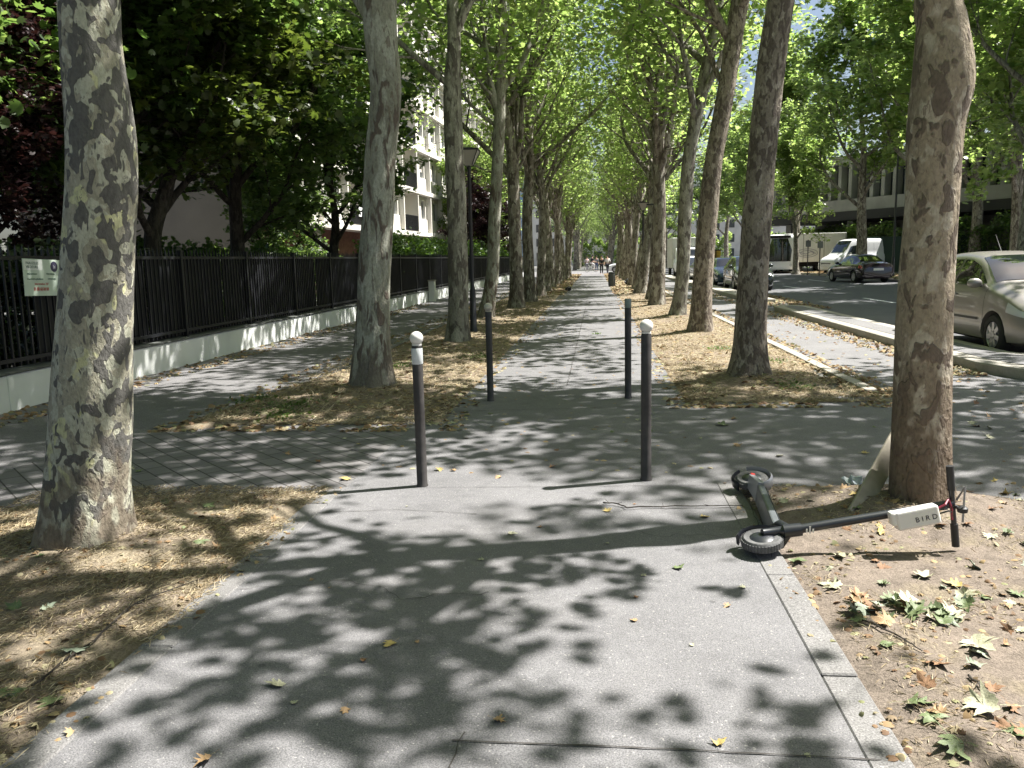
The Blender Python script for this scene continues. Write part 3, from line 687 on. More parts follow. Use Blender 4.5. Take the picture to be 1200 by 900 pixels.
# hedges: one leafy thing each
def hedge(name, label, x0, x1, y0, y1, z1, n, lm, ls, seed, z0=.05, group=None, rz=0, loc=None):
    rng = np.random.default_rng(seed)
    L = y1-y0; C = rng.uniform(0, 1, (n, 3)); 
    top = z1*(1+.13*np.sin(C[:, 1]*L*1.9+seed)+.08*np.sin(C[:, 1]*L*4.7+seed*2)+.05*rng.normal(size=n))
    k = rng.uniform(0, 1, n); zz = np.where(k < .45, top*(1-.15*rng.random(n)), z0+C[:, 2]*(top-z0)); xx = x0+(x1-x0)*C[:, 0]+.1*rng.normal(size=n)
    P = np.stack([xx-(x0+x1)/2, y0+L*C[:, 1]-(y0+y1)/2, zz], 1)
    t = empty(name, ((x0+x1)/2, (y0+y1)/2, 0) if loc is None else loc, label, 'hedge', group, rz)
    obj('foliage', leaf_cloud('foliage', P, ls*rng.uniform(.6, 1.3, n), rng, tilt=.9), lm, t)
    rr = random.Random(seed); mb = MB(); 
    m = int(L/.5)
    for i in range(m):
        yy = -L/2+L*(i+rr.random())/m; xx = rr.uniform(-.2, .2); mb.tube([(xx, yy, -.05), (xx+rr.uniform(-.1, .1), yy, z1*.5), (xx+rr.uniform(-.2, .2), yy+rr.uniform(-.2, .2), z1*.9)], [.02, .014, .006], 5, False)
    mb.build('stems', BARK_DARK, t); return t
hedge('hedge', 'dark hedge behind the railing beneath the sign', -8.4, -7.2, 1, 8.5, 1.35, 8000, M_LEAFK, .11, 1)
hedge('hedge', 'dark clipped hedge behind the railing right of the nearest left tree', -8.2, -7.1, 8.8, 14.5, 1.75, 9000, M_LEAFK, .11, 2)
hedge('hedge', 'bright green shrubs showing above the fence below the balconies', -8.0, -7.0, 27, 47, 2.25, 12000, M_HEDGE, .13, 3, z0=1.0)
hedge('hedge', 'light green hedge far along the fence', -8.0, -7.0, 48, 78, 2.3, 9000, M_HEDGE, .16, 4, z0=1.0)
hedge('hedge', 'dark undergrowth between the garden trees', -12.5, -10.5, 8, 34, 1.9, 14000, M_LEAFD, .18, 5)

# ------------------------------------------------------------------ apartment building on the left
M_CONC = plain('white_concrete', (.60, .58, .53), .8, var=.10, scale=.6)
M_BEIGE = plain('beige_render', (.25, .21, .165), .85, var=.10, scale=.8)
M_BRICKR = plain('brick_plinth', (.16, .07, .05), .85, var=.3, scale=6)
M_GL = glassmat('window_glass', (.05, .06, .065)); M_CURT = plain('curtain', (.50, .47, .42), .8, var=.15, scale=7); M_FR = plain('white_frame', (.7, .7, .68), .5)
bld = empty('apartment_building', (-12.9, 34.5, 0), 'white concrete apartment block with balconies behind the left garden', 'building', rz=radians(-3.3))
NB, BW, NS, SH, Z0 = 17, 3.3, 9, 2.75, 3.5
PAT = 'WWLWWLWWWWLWWLWWW'
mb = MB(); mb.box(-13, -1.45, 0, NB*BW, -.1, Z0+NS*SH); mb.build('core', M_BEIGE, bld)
mb = MB(); mb.box(-1.45, -.7, .1, NB*BW-.1, -.1, Z0-.25); mb.build('plinth', M_BRICKR, bld)
mb = MB(); mb.box(-13.1, .35, -.1, NB*BW+.1, Z0+NS*SH, Z0+NS*SH+.7); mb.build('roof', M_CONC, bld)
mb = MB()
for s in range(NS+1): mb.box(-1.45, .30, -.12, NB*BW+.12, Z0+s*SH-.27, Z0+s*SH-.003)
mb.build('floor_slab', M_CONC, bld)
mb = MB()
for k in range(NB+1):
    if k == 0: mb.box(-1.449, .22, -.1, .12, Z0+.0, Z0+NS*SH-.28)
    else: mb.box(-1.449, .24, k*BW-.08, k*BW+.08, Z0+.0, Z0+NS*SH-.28)
mb.build('fin', M_CONC, bld)
mb = MB()
for s in range(NS):
    for k in range(NB):
        if PAT[k] != 'W': continue
        z = Z0+s*SH; y0 = k*BW+.081; y1 = (k+1)*BW-.081
        mb.box(-1.449, -.02, y0, y1, z, z+.92); mb.box(-1.449, -.08, y0, y1, z+2.2, z+SH-.271)
        mb.box(-1.449, -.10, y0, y0+.30, z+.921, z+2.199); mb.box(-1.449, -.10, y1-.30, y1, z+.921, z+2.199); mb.box(-1.449, -.12, (y0+y1)/2-.25, (y0+y1)/2+.25, z+.921, z+2.199)
mb.build('facade_panel', M_CONC, bld)
def win_mesh(v):
    mb = MB(); h = 1.27
    for cy in (-.79, .79):
        w = .51; mb.mi = 0
        mb.box(-.03, .03, cy-w, cy-w+.05, 0, h); mb.box(-.03, .03, cy+w-.05, cy+w, 0, h); mb.box(-.03, .03, cy-w+.05, cy+w-.05, 0, .05); mb.box(-.03, .03, cy-w+.05, cy+w-.05, h-.05, h)
        mb.mi = 1; mb.box(-.008, .0, cy-w+.051, cy+w-.051, .051, h-.051)
        mb.mi = 2
        if (v+int(cy > 0)) % 3 == 0: mb.box(.004, .012, cy-w+.06, cy+w-.06, .45, h-.06)
        if (v+int(cy > 0)) % 3 == 1: mb.box(.004, .012, cy-w+.06, cy-.05, .06, h-.06)
        mb.mi = 0; mb.box(-.02, .20, cy-w, cy+w, -.05, -.002)
    return mb.mesh('window')
WM = [win_mesh(v) for v in range(3)]
for m_ in WM:
    for x in (M_FR, M_GL, M_CURT): m_.materials.append(x)
def rail_mesh():
    mb = MB(); mb.box(0, .03, .09, BW-.09, .98, 1.02); mb.box(0, .03, .09, BW-.09, .05, .08); y = .12
    while y < BW-.1: mb.box(.005, .025, y, y+.03, .08, .98); y += .085
    return mb.mesh('balcony_railing')
RM = rail_mesh(); RM.materials.append(M_BLACK)
rest = MB(); restr = MB()
for s in range(NS):
    for k in range(NB):
        z = Z0+s*SH; y0 = k*BW
        if PAT[k] == 'W':
            if s <= 6 and 1 <= k <= 13 : 
                o = bpy.data.objects.new('window', WM[(s*5+k*7) % 3]); COL.objects.link(o); o.parent = bld; o.location = (-.25, y0+BW/2, z+.925)
            else:
                me = WM[(s+k) % 3]; b0 = len(rest.v)
                rest.v += [(v.co.x-.25, v.co.y+y0+BW/2, v.co.z+z+.925) for v in me.vertices]
                for p_ in me.polygons: rest.f.append(tuple(i+b0 for i in p_.vertices)); rest.m.append(p_.material_index)
        else:
            o = bpy.data.objects.new('balcony_railing', RM); COL.objects.link(o); o.parent = bld; o.location = (.17, y0, z)
o = rest.build('window', [M_FR, M_GL, M_CURT], bld); o['kind'] = 'stuff'
mb = MB(); mb.box(0, .04, 0, .7, 0, .75); mb.build('laundry', plain('laundry', (.8, .8, .8), .9), bld, loc=(.24, 2.5*BW-.3, Z0+.45))
for k in (1, 3, 5, 8, 11):
    mb = MB(); mb.box(-.15, .15, -.15, .15, -.1, Z0-.28); mb.build('pillar', M_CONC, bld, loc=(-.2, k*BW, 0))
# pale blue tower far behind
tw = empty('glass_tower', (-24, 210, 0), 'pale blue tower block far away between the left trunks', 'building')
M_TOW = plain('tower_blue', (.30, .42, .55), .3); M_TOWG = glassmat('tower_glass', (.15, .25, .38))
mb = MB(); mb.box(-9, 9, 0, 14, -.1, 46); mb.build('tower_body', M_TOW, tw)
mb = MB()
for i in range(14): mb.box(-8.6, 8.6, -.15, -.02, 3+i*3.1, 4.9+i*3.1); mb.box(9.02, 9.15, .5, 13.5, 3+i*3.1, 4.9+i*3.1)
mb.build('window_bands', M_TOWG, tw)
t = empty('distant_block', (-40, 150, 0), 'low pale block closing the view beyond the side street on the left', 'building')
mb = MB(); mb.box(-22, 24, 0, 12, -.1, 13); mb.build('block_body', M_CONC, t)
mb = MB()
for i in range(4):
    for k in range(14):
        w1 = MB(); w1.box(-.9, .9, -.1, -.02, 0, 1.6); w1.build('window', M_GL, t, loc=(-20.1+k*3.2, 0, 1.2+i*3))
t = empty('distant_block', (18, 186, 0), 'pale building closing the far end of the avenue', 'building')
mb = MB(); mb.box(-32, 30, 0, 12, -.1, 17); mb.build('block_body', M_CONC, t)
mb = MB()
for i in range(5):
    for k in range(19):
        w1 = MB(); w1.box(-.9, .9, -.1, -.02, 0, 1.7); w1.build('window', M_GL, t, loc=(-30.1+k*3.2, 0, 1.2+i*3.1))

# ------------------------------------------------------------------ right: raised concrete building behind the hedge
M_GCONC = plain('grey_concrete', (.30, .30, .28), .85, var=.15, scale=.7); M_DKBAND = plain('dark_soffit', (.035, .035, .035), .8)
rb = empty('fin_building', (17, 84, 0), 'grey concrete building with vertical fins over a dark band, behind the right hedge', 'building', rz=atan2(35-84, 45-17))
LB = 66
mb = MB(); mb.box(0, LB, 0, 14, 5.0, 9.6); mb.build('upper_body', plain('dark_glazing', (.035, .045, .05), .25), rb)
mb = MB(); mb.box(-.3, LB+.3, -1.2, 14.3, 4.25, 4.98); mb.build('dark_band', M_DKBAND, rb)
mb = MB(); mb.box(-.2, LB+.2, -1.0, -.05, 5.0, 6.0); mb.box(-.2, LB+.2, -.9, -.05, 9.0, 9.7); mb.build('parapet', M_GCONC, rb)
mb = MB(); x = .3
while x < LB: mb.box(x, x+.35, -.75, -.04, 6.003, 8.997); x += 1.15
mb.build('fin', M_GCONC, rb)
for i in range(9):
    mb = MB(); mb.box(-.35, .35, -.3, .3, -.1, 4.245); mb.build('column', M_GCONC, rb, loc=(2+i*7.6, 1.0, 0), bevel=.02)
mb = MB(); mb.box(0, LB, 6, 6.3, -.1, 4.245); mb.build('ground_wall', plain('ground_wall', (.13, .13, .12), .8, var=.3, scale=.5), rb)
ux = Vector((45-17, 35-84, 0)).normalized()
for i, (d0, d1, lb) in enumerate([(14, 38, 'tall dark hedge behind the white van'), (38.4, 64, 'tall dark hedge above the silver car roof')]):
    m_ = Vector((17, 84, 0))+ux*(d0+d1)/2+Vector((-ux.y, ux.x, 0))*-4.0
    hedge('hedge', lb, -.7, .7, -(d1-d0)/2, (d1-d0)/2, 3.2, 15000, M_LEAFD, .2, 20+i, rz=atan2(ux.y, ux.x)-pi/2, loc=(m_.x, m_.y, 0))
hedge('hedge', 'dense shrubbery at the road edge behind the bus', 21, 24, 74, 100, 3.4, 9000, M_LEAFD, .25, 31)
hedge('hedge', 'shrubbery closing the far end of the road', -1.2, 1.2, -14, 14, 4.5, 14000, M_LEAF, .3, 32, rz=radians(90), loc=(10, 150, 0))
# green hoarding right of the van
t = empty('site_hoarding', (23.6, 62.5, 0), 'dark green sheet hoarding right of the white van', 'hoarding', rz=radians(-20))
M_HOARD = plain('hoarding', (.02, .045, .035), .6)
for k in range(4):
    mb = MB(); mb.box(-.95, .95, -.02, .02, .05, 2.6)
    for j in range(9): mb.box(-.9+j*.21, -.82+j*.21, -.035, -.021, .1, 2.55)
    mb.build('sheet', M_HOARD, t, loc=(-2.9+k*1.95, 0, 0))

# ------------------------------------------------------------------ vehicles
def loft_body(st, dens=4):
    """st: (x, zb, zbelt, ztop, w, wr) front to rear"""
    S = [np.array(s, float) for s in st]; P = [2*S[0]-S[1]]+S+[2*S[-1]-S[-2]]; out = []
    for i in range(1, len(P)-2):
        for k in range(dens):
            t = k/dens; a, b_, c, d = P[i-1], P[i], P[i+1], P[i+2]
            q = .5*((2*b_)+(-a+c)*t+(2*a-5*b_+4*c-d)*t*t+(-a+3*b_-3*c+d)*t**3); q[0] = b_[0]+(c[0]-b_[0])*t; out.append(q)
    out.append(S[-1]); return out
def section(q):
    x, zb, zl, zt, w, wr = q; zl = min(zl, zt-.02)
    up = zt-zl
    pts = [(0, zb), (.80*w, zb), (.95*w, zb+.05), (.992*w, zb+.16), (w, zb+(zl-zb)*.5), (.992*w, zb+(zl-zb)*.78), (.965*w, zl-.035), (.94*w, zl)]
    a = (.94*w, zl); e = (wr, zt-min(.09, up*.4))
    for t in (.25, .5, .75): pts.append((a[0]+(e[0]-a[0])*t+.012*sin(pi*t), a[1]+(e[1]-a[1])*t))
    pts += [e, (wr-min(.05, wr*.1), zt-min(.035, up*.16)), (wr-min(.14, wr*.3), zt-min(.010, up*.05)), (wr*.45, zt+.004), (0, zt+.008)]
    return pts
class Body:
    def __init__(s, st, dens=4): s.q = loft_body(st, dens); s.xs = [q[0] for q in s.q]
    def at(s, x):
        q = s.q
        for a, b_ in zip(q[:-1], q[1:]):
            if a[0] >= x >= b_[0]: t = (a[0]-x)/max(1e-9, a[0]-b_[0]); return a+(b_-a)*t
        return q[0] if x > q[0][0] else q[-1]
    def side(s, x, z):
        p = section(s.at(x)); best = 0
        for a, b_ in zip(p[3:], p[4:]):
            lo, hi = sorted((a[1], b_[1]))
            if lo-1e-9 <= z <= hi+1e-9 and hi > lo: t = (z-a[1])/(b_[1]-a[1]); return a[0]+(b_[0]-a[0])*t
        return p[4][0] if z < p[4][1] else p[-4][0]
    def top(s, x, y):
        p = section(s.at(x))[::-1]; y = abs(y)
        for a, b_ in zip(p[:-1], p[1:]):
            if a[0] <= y <= b_[0]: t = (y-a[0])/max(1e-9, b_[0]-a[0]); return a[1]+(b_[1]-a[1])*t
        return p[5][1]
    def mesh(s, name):
        V = []; Fc = []; n = None
        for q in s.q:
            h = section(q); loop = [(q[0], y, z) for y, z in h]+[(q[0], -y, z) for y, z in h[-2:0:-1]]
            n = len(loop); V += loop
        for i in range(len(s.q)-1):
            for k in range(n): Fc.append((i*n+k, i*n+(k+1) % n, (i+1)*n+(k+1) % n, (i+1)*n+k))
        Fc.append(tuple(range(n-1, -1, -1))); Fc.append(tuple(range((len(s.q)-1)*n, len(s.q)*n)))
        me = bpy.data.meshes.new(name); me.from_pydata(V, [], Fc); me.update()
        b = bmesh.new(); b.from_mesh(me); bmesh.ops.remove_doubles(b, verts=b.verts, dist=1e-5); bmesh.ops.recalc_face_normals(b, faces=b.faces); b.to_mesh(me); b.free(); return me
    def side_patch(s, mb, lo, hi, sg, off=.006, nx=12, nz=5):
        """lo, hi: lists of (x,z) giving lower and upper edge over x"""
        x0, x1 = lo[0][0], lo[-1][0]; V = []
        f = lambda L, x: float(np.interp(-x, [-p_[0] for p_ in L], [p_[1] for p_ in L]))
        for i in range(nx+1):
            x = x0+(x1-x0)*i/nx
            for j in range(nz+1):
                z = f(lo, x)+(f(hi, x)-f(lo, x))*j/nz; V.append((x, sg*(s.side(x, z)+off), z))
        mb.add(V, [(i*(nz+1)+j, (i+1)*(nz+1)+j, (i+1)*(nz+1)+j+1, i*(nz+1)+j+1) for i in range(nx) for j in range(nz)])
    def top_patch(s, mb, xa, xb, wa, wb, off=.008, nx=8, ny=10):
        V = []
        for i in range(nx+1):
            x = xa+(xb-xa)*i/nx; w = wa+(wb-wa)*i/nx
            for j in range(ny+1):
                y = -w+2*w*j/ny; V.append((x+off*.5, y, s.top(x, y)+off))
        mb.add(V, [(i*(ny+1)+j, (i+1)*(ny+1)+j, (i+1)*(ny+1)+j+1, i*(ny+1)+j+1) for i in range(nx) for j in range(ny)])
M_TYRE = plain('tyre', (.018, .018, .018), .85); M_ALLOY = plain('wheel_silver', (.42, .42, .43), .35, metal=.7); M_ARCH = plain('arch_black', (.01, .01, .01), .9)
M_CGL = glassmat('car_glass', (.012, .016, .016), .03); M_PLAST = plain('black_plastic', (.02, .02, .021), .55); M_LENS = plain('lamp_lens', (.55, .57, .6), .08, spec=.9, coat=1.0)
M_RLENS = plain('rear_lens', (.35, .015, .015), .15, spec=.8, coat=1.0); M_PLATE = plain('number_plate', (.7, .7, .66), .5)
def wheel(parent, x, y, r, w, sg, spokes=7):
    t = MB(); t.lathe([(r*.66, -w/2), (r*.9, -w/2), (r*.98, -w/2+.02), (r, -w/4), (r, w/4), (r*.98, w/2-.02), (r*.9, w/2), (r*.66, w/2)], (0, 0, 0), 36, 'Y', False)
    wh = obj('wheel', smooth_angle(t.mesh('wheel'), 40), M_TYRE, parent, (x, y, r))
    m_ = MB(); o = sg*w/2
    m_.lathe([(r*.67, o-sg*.035), (r*.64, o-sg*.008), (r*.60, o-sg*.02), (r*.58, o-sg*.05), (.02, o-sg*.05)], (0, 0, 0), 36, 'Y'); m_.lathe([(r*.16, o-sg*.045), (r*.15, o-sg*.005), (.01, o-sg*.002)], (0, 0, 0), 20, 'Y')
    for k in range(spokes):
        a = 2*pi*k/spokes; M_ = Matrix.Rotation(a, 4, 'Y')
        m_.box(-.035*r/.3, .035*r/.3, min(o-sg*.045, o-sg*.008), max(o-sg*.045, o-sg*.008), r*.10, r*.61, M_)
    m_.build('rim', M_ALLOY, wh, sm=True); 
    return wh
def make_car(name, label, loc, rz, st, paint, wheels, r=.30, win=(), shield=(), rear=(), group=None, door_x=(), seg=4, cat='car', lamps=None, grille=None, mirror=None, trim=True, boxy=False, wz=.5):
    root = empty(name, loc, label, cat, group, rz); B = Body(st, seg); me = B.mesh('body'); body = obj('body', me, paint, root)
    W = max(s[4] for s in st)
    cut = MB()
    for x in wheels:
        for sg in (1, -1): cut.lathe([(r*1.16, sg*(W-.26)), (r*1.16, sg*(W+.2))], (x, 0, r*1.02), 32, 'Y')
    cm = cut.mesh('cut'); co_ = obj('cut', cm); bb = bmesh.new(); bb.from_mesh(cm); bmesh.ops.recalc_face_normals(bb, faces=bb.faces); bb.to_mesh(cm); bb.free()
    co_.parent = root
    md = body.modifiers.new('b', 'BOOLEAN'); md.operation = 'DIFFERENCE'; md.object = co_; md.solver = 'EXACT'
    bpy.context.view_layer.update(); dg = bpy.context.evaluated_depsgraph_get(); nm = bpy.data.meshes.new_from_object(body.evaluated_get(dg))
    body.modifiers.clear(); nm.name = 'body'
    if len(nm.polygons) > 50: body.data = nm
    bpy.data.objects.remove(co_); body.data.materials.clear(); body.data.materials.append(paint); smooth_angle(body.data, 38)
    for x in wheels:
        for sg in (1, -1):
            wheel(root, x, sg*(W-.115), r, .19, sg)
    for (lo, hi) in win:
        for sg in (1, -1): m_ = MB(); B.side_patch(m_, lo, hi, sg); m_.build('side_window', M_CGL, body, sm=True)
    if shield: m_ = MB(); B.top_patch(m_, *shield); m_.build('windscreen', M_CGL, body, sm=True)
    if rear: m_ = MB(); B.top_patch(m_, *rear); m_.build('rear_window', M_CGL, body, sm=True)
    for x, z0, z1 in door_x:
        m_ = MB()
        for sg in (1, -1): B.side_patch(m_, [(x+.004, z0), (x-.004, z0)], [(x+.004, z1), (x-.004, z1)], sg, .002, 1, 12)
        m_.build('door_seam', M_ARCH, body)
    if trim:
        for sg in (1, -1):
            m_ = MB(); xa, xb, z = trim if isinstance(trim, tuple) else (wheels[0]-.45, wheels[1]+.45, wz)
            B.side_patch(m_, [(xa, z), (xb, z)], [(xa, z+.035), (xb, z+.035)], sg, .010, 14, 1); m_.build('side_trim', M_PLAST, body, sm=True)
            m_ = MB(); hx = (wheels[0]+wheels[1])/2-.1
            for hx_ in ((hx, hx-1.0) if len(door_x) > 2 else (hx,)): m_.box(hx_-.1, hx_+.1, sg*(B.side(hx_, z+.36)+.004), sg*(B.side(hx_, z+.36)+.03), z+.345, z+.375)
            m_.build('door_handle', paint, body, bevel=.008)
    if mirror:
        mx, mz = mirror
        for sg in (1, -1):
            y = sg*B.side(mx, mz); m_ = MB(); m_.lathe([(.012, -.05), (.075, -.035), (.095, .0), (.09, .04), (.06, .07), (.01, .085)], (0, 0, 0), 16, 'X')
            mo = m_.build('door_mirror', paint, body, sm=True, loc=(mx, y+sg*.13, mz)); mo.scale = (.8, 1.15, .8)
            m_ = MB(); m_.tube([(mx, y-sg*.01, mz-.05), (mx, y+sg*.09, mz-.03)], .02, 8); m_.build('mirror_arm', M_PLAST, body)
    if lamps:
        for (lo, hi, kind) in lamps:
            for sg in (1, -1):
                m_ = MB(); B.side_patch(m_, lo, hi, sg, .005, 8, 4); m_.build('headlight' if kind == 'h' else 'tail_light', M_LENS if kind == 'h' else M_RLENS, body, sm=True)
    if grille:
        xf, z0, z1, w = grille
        m_ = MB(); m_.box(xf-.02, xf+.012, -w, w, z0, z1)
        for i in range(4): m_.box(xf+.012, xf+.02, -w*.97, w*.97, z0+(z1-z0)*(i+.3)/4, z0+(z1-z0)*(i+.6)/4)
        m_.build('grille', M_PLAST, body, bevel=.004, segs=1)
        m_ = MB(); m_.box(xf+.021, xf+.03, -.26, .26, z0-.16, z0-.05); m_.build('number_plate', M_PLATE, body)
        m_ = MB(); m_.box(st[-1][0]-.03, st[-1][0]-.012, -.26, .26, .62, .73); m_.build('number_plate', M_PLATE, body)
    return root, B, body
P_GREY = plain('paint_warm_grey', (.24, .225, .205), .38, metal=.35, coat=.5); P_BLACK = plain('paint_black', (.018, .012, .016), .15, coat=1.0)
P_DKG = plain('paint_dark_green_black', (.02, .025, .022), .18, coat=1.0); P_BLUE = plain('paint_blue_grey', (.06, .09, .15), .25, metal=.3, coat=1.0); P_WHITE = plain('paint_white', (.72, .73, .74), .35, coat=.6); P_SILV = plain('paint_silver', (.42, .43, .45), .3, metal=.6, coat=1.0)
HATCH = [(1.96, .30, .50, .56, .55, .42), (1.92, .22, .60, .68, .70, .56), (1.75, .19, .72, .80, .775, .64), (1.45, .18, .84, .92, .815, .68), (1.08, .18, .93, 1.01, .83, .70), (.85, .18, .955, 1.10, .832, .69), (.45, .18, .965, 1.34, .835, .645), (.10, .18, .97, 1.465, .835, .61), (-.4, .18, .98, 1.515, .835, .595), (-.95, .18, .99, 1.50, .832, .59), (-1.4, .18, 1.01, 1.44, .82, .575), (-1.72, .20, 1.02, 1.27, .80, .56), (-1.86, .24, .95, 1.05, .77, .56), (-1.94, .34, .70, .78, .70, .5)]
HATCH_W = [([(.70, 1.03), (.42, 1.01), (-.28, 1.01)], [(.70, 1.06), (.30, 1.30), (-.05, 1.395), (-.28, 1.40)]), ([(-.36, 1.01), (-1.22, 1.03)], [(-.36, 1.40), (-.8, 1.40), (-1.22, 1.34)]), ([(-1.28, 1.05), (-1.60, 1.10)], [(-1.28, 1.33), (-1.60, 1.18)])]
hero, HB_, hbody = make_car('parked_car', 'warm grey hatchback parked facing the viewer beside the raised island', (6.63, 13.85, -.012), radians(-90), HATCH, P_GREY, (1.16, -1.28), .305, HATCH_W,
    (.86, .16, .66, .545), (-1.66, -1.82, .5, .5), 'cars parked along the kerb', [(.86, .35, .98), (-.32, .28, 1.42), (-1.25, .5, 1.02)], lamps=[([(1.86, .60), (1.50, .66)], [(1.86, .66), (1.50, .80)], 'h'), ([(-1.62, .85), (-1.84, .82)], [(-1.62, 1.0), (-1.84, .96)], 't')],
    grille=(1.955, .42, .55, .42), mirror=(.62, 1.05))
m_ = MB(); m_.tube([(-.9, .2, 1.50), (-1.15, .2, 1.80)], [.006, .002], 6); m_.build('antenna', M_PLAST, hbody)
m_ = MB(); m_.tube([(.93, -.3, 1.07), (.80, .1, 1.145), (.66, .40, 1.22)], .008, 6); m_.build('wiper', M_PLAST, hbody)
def sedan(label, loc, rz, paint, name='parked_car', k=1.0, group='cars parked along the kerb'):
    ST = [(2.2, .30, .48, .54, .6, .45), (2.12, .22, .62, .68, .76, .6), (1.7, .18, .76, .83, .84, .7), (1.2, .18, .86, .92, .87, .72), (.9, .18, .89, .99, .875, .70), (.35, .18, .91, 1.30, .875, .62), (0, .18, .92, 1.40, .875, .58), (-.5, .18, .93, 1.42, .875, .57), (-1.0, .18, .94, 1.33, .87, .58), (-1.5, .18, .95, 1.10, .86, .64), (-1.75, .2, .95, 1.02, .85, .68), (-2.1, .22, .88, .95, .80, .66), (-2.2, .32, .66, .72, .72, .55)]
    WN = [([(.62, .98), (.3, .96), (-.35, .96)], [(.62, 1.02), (.2, 1.26), (-.1, 1.32), (-.35, 1.33)]), ([(-.42, .96), (-1.25, .99)], [(-.42, 1.33), (-.8, 1.29), (-1.25, 1.12)])]
    return make_car(name, label, loc, rz, ST, paint, (1.32, -1.3), .31, WN, (.9, .08, .66, .52), (-.85, -1.48, .5, .56), group, [(.75, .35, .92), (-.38, .3, 1.34), (-1.2, .5, .98)], seg=2,
        lamps=[([(2.08, .56), (1.72, .60)], [(2.08, .63), (1.72, .74)], 'h'), ([(-1.8, .74), (-2.12, .72)], [(-1.8, .9), (-2.12, .86)], 't')], grille=(2.2, .38, .5, .4), mirror=(.55, .99))
sedan('black sedan parked on the far side of the road', (13.75, 45.0, -.012), radians(98), P_BLACK)
make_car('parked_car', 'dark green-black hatchback half hidden by the second trunk on the right', (6.75, 37.6, -.012), radians(-90), HATCH, P_DKG, (1.16, -1.28), .305, HATCH_W, (.86, .16, .66, .545), (-1.66, -1.82, .5, .5), 'cars parked along the kerb', [(.86, .35, .98), (-.32, .28, 1.42), (-1.25, .5, 1.02)], seg=2,
    lamps=[([(1.86, .60), (1.50, .66)], [(1.86, .66), (1.50, .80)], 'h')], grille=(1.955, .42, .55, .42), mirror=(.62, 1.05))
sedan('blue-grey car between the second and third right trunks', (6.8, 43.8, -.012), radians(-90), P_BLUE)
sedan('silver blue car seen between the third and fourth right trunks', (6.8, 51.5, -.012), radians(-90), P_SILV)
sedan('dark car farther along the parking line', (6.8, 58.5, -.012), radians(-90), P_BLACK)
sedan('white car crossing the side street at the end of the promenade', (3.4, 86, 0), radians(178), P_WHITE, 'passing_car', group=None)
VAN = [(2.72, .35, .62, .70, .72, .6), (2.66, .28, .82, .95, .86, .74), (2.4, .25, 1.05, 1.18, .95, .8), (1.95, .24, 1.25, 1.34, .98, .82), (1.65, .24, 1.32, 1.60, .985, .80), (1.15, .24, 1.36, 2.22, .99, .78), (.85, .24, 1.38, 2.44, .99, .80), (.4, .24, 1.4, 2.50, .99, .84), (-1.2, .24, 1.4, 2.50, .99, .84), (-2.55, .24, 1.4, 2.49, .99, .84), (-2.66, .28, 1.35, 2.42, .97, .80)]
make_car('delivery_van', 'white high-roofed van parked behind the dark trunk across the road', (19.2, 63.5, -.012), radians(205), VAN, P_WHITE, (1.75, -1.65), .34, [([(1.52, 1.40), (.62, 1.40)], [(1.52, 1.50), (1.22, 1.95), (.9, 2.02), (.62, 2.02)])], (1.72, 1.0, .8, .66), (), None, [(1.62, .4, 1.4), (.5, .3, 2.2), (-.8, .3, 2.2)], seg=2, cat='van',
    lamps=[([(2.62, .85), (2.2, 1.0)], [(2.62, .98), (2.2, 1.2)], 'h')], grille=(2.70, .55, .8, .5), mirror=(1.4, 1.45), wz=.62)
# box truck
bt = empty('box_truck', (16.4, 69, -.012), 'white box truck with an oval grey logo left of the white van', 'truck', rz=radians(190))
CAB = [(3.3, .4, 1.0, 1.1, .9, .8), (3.25, .35, 1.3, 1.9, .98, .86), (3.0, .35, 1.35, 2.35, 1.0, .88), (2.2, .35, 1.35, 2.5, 1.0, .9), (1.95, .35, 1.35, 2.5, 1.0, .9)]
cb = Body(CAB, 3); cabo = obj('cab', smooth_angle(cb.mesh('cab'), 40), P_WHITE, bt)
for sg in (1, -1): m_ = MB(); cb.side_patch(m_, [(2.95, 1.4), (2.2, 1.4)], [(2.95, 2.0), (2.2, 2.1)], sg); m_.build('side_window', M_CGL, cabo)
m_ = MB(); cb.top_patch(m_, 3.24, 3.02, .85, .8); m_.build('windscreen', M_CGL, cabo)
M_BOXP = plain('box_panel', (.62, .62, .58), .5, var=.08, scale=2)
m_ = MB(); m_.box(-3.4, 1.85, -1.12, 1.12, .85, 3.1); bx = m_.build('cargo_box', M_BOXP, bt, bevel=.03)
for sg in (1, -1):
    for x in (-3.35, -1.6, .1, 1.78): m_ = MB(); m_.box(x, x+.05, 1.121 if sg > 0 else -1.135, 1.135 if sg > 0 else -1.121, .87, 3.08); m_.build('frame_strip', M_GCONC, bx)
for sg in (1, -1):
    m_ = MB(); pts = [(-.2+.85*cos(a), sg*1.128, 1.55+.33*sin(a)) for a in np.linspace(0, 2*pi, 33)]; m_.tube(pts, .022, 4, False)
    pts = [(-.2+.55*cos(a), sg*1.128, 1.55+.2*sin(a)) for a in np.linspace(0, 2*pi, 25)]; m_.tube(pts, .022, 4, False)
    m_.tube([(-.9, sg*1.128, 1.5), (-.5, sg*1.128, 1.66), (-.1, sg*1.128, 1.48), (.5, sg*1.128, 1.62)], .03, 4, False); m_.build('logo', M_SGREY, bx)
m_ = MB(); m_.box(-3.3, 3.0, -.45, .45, .5, .84); m_.box(-3.38, -3.3, -1.0, 1.0, .4, .55); m_.build('chassis', M_ARCH, bt)
for x in (2.5, -2.0):
    for sg in (1, -1): wheel(bt, x, sg*.92, .4, .24, sg, 6)
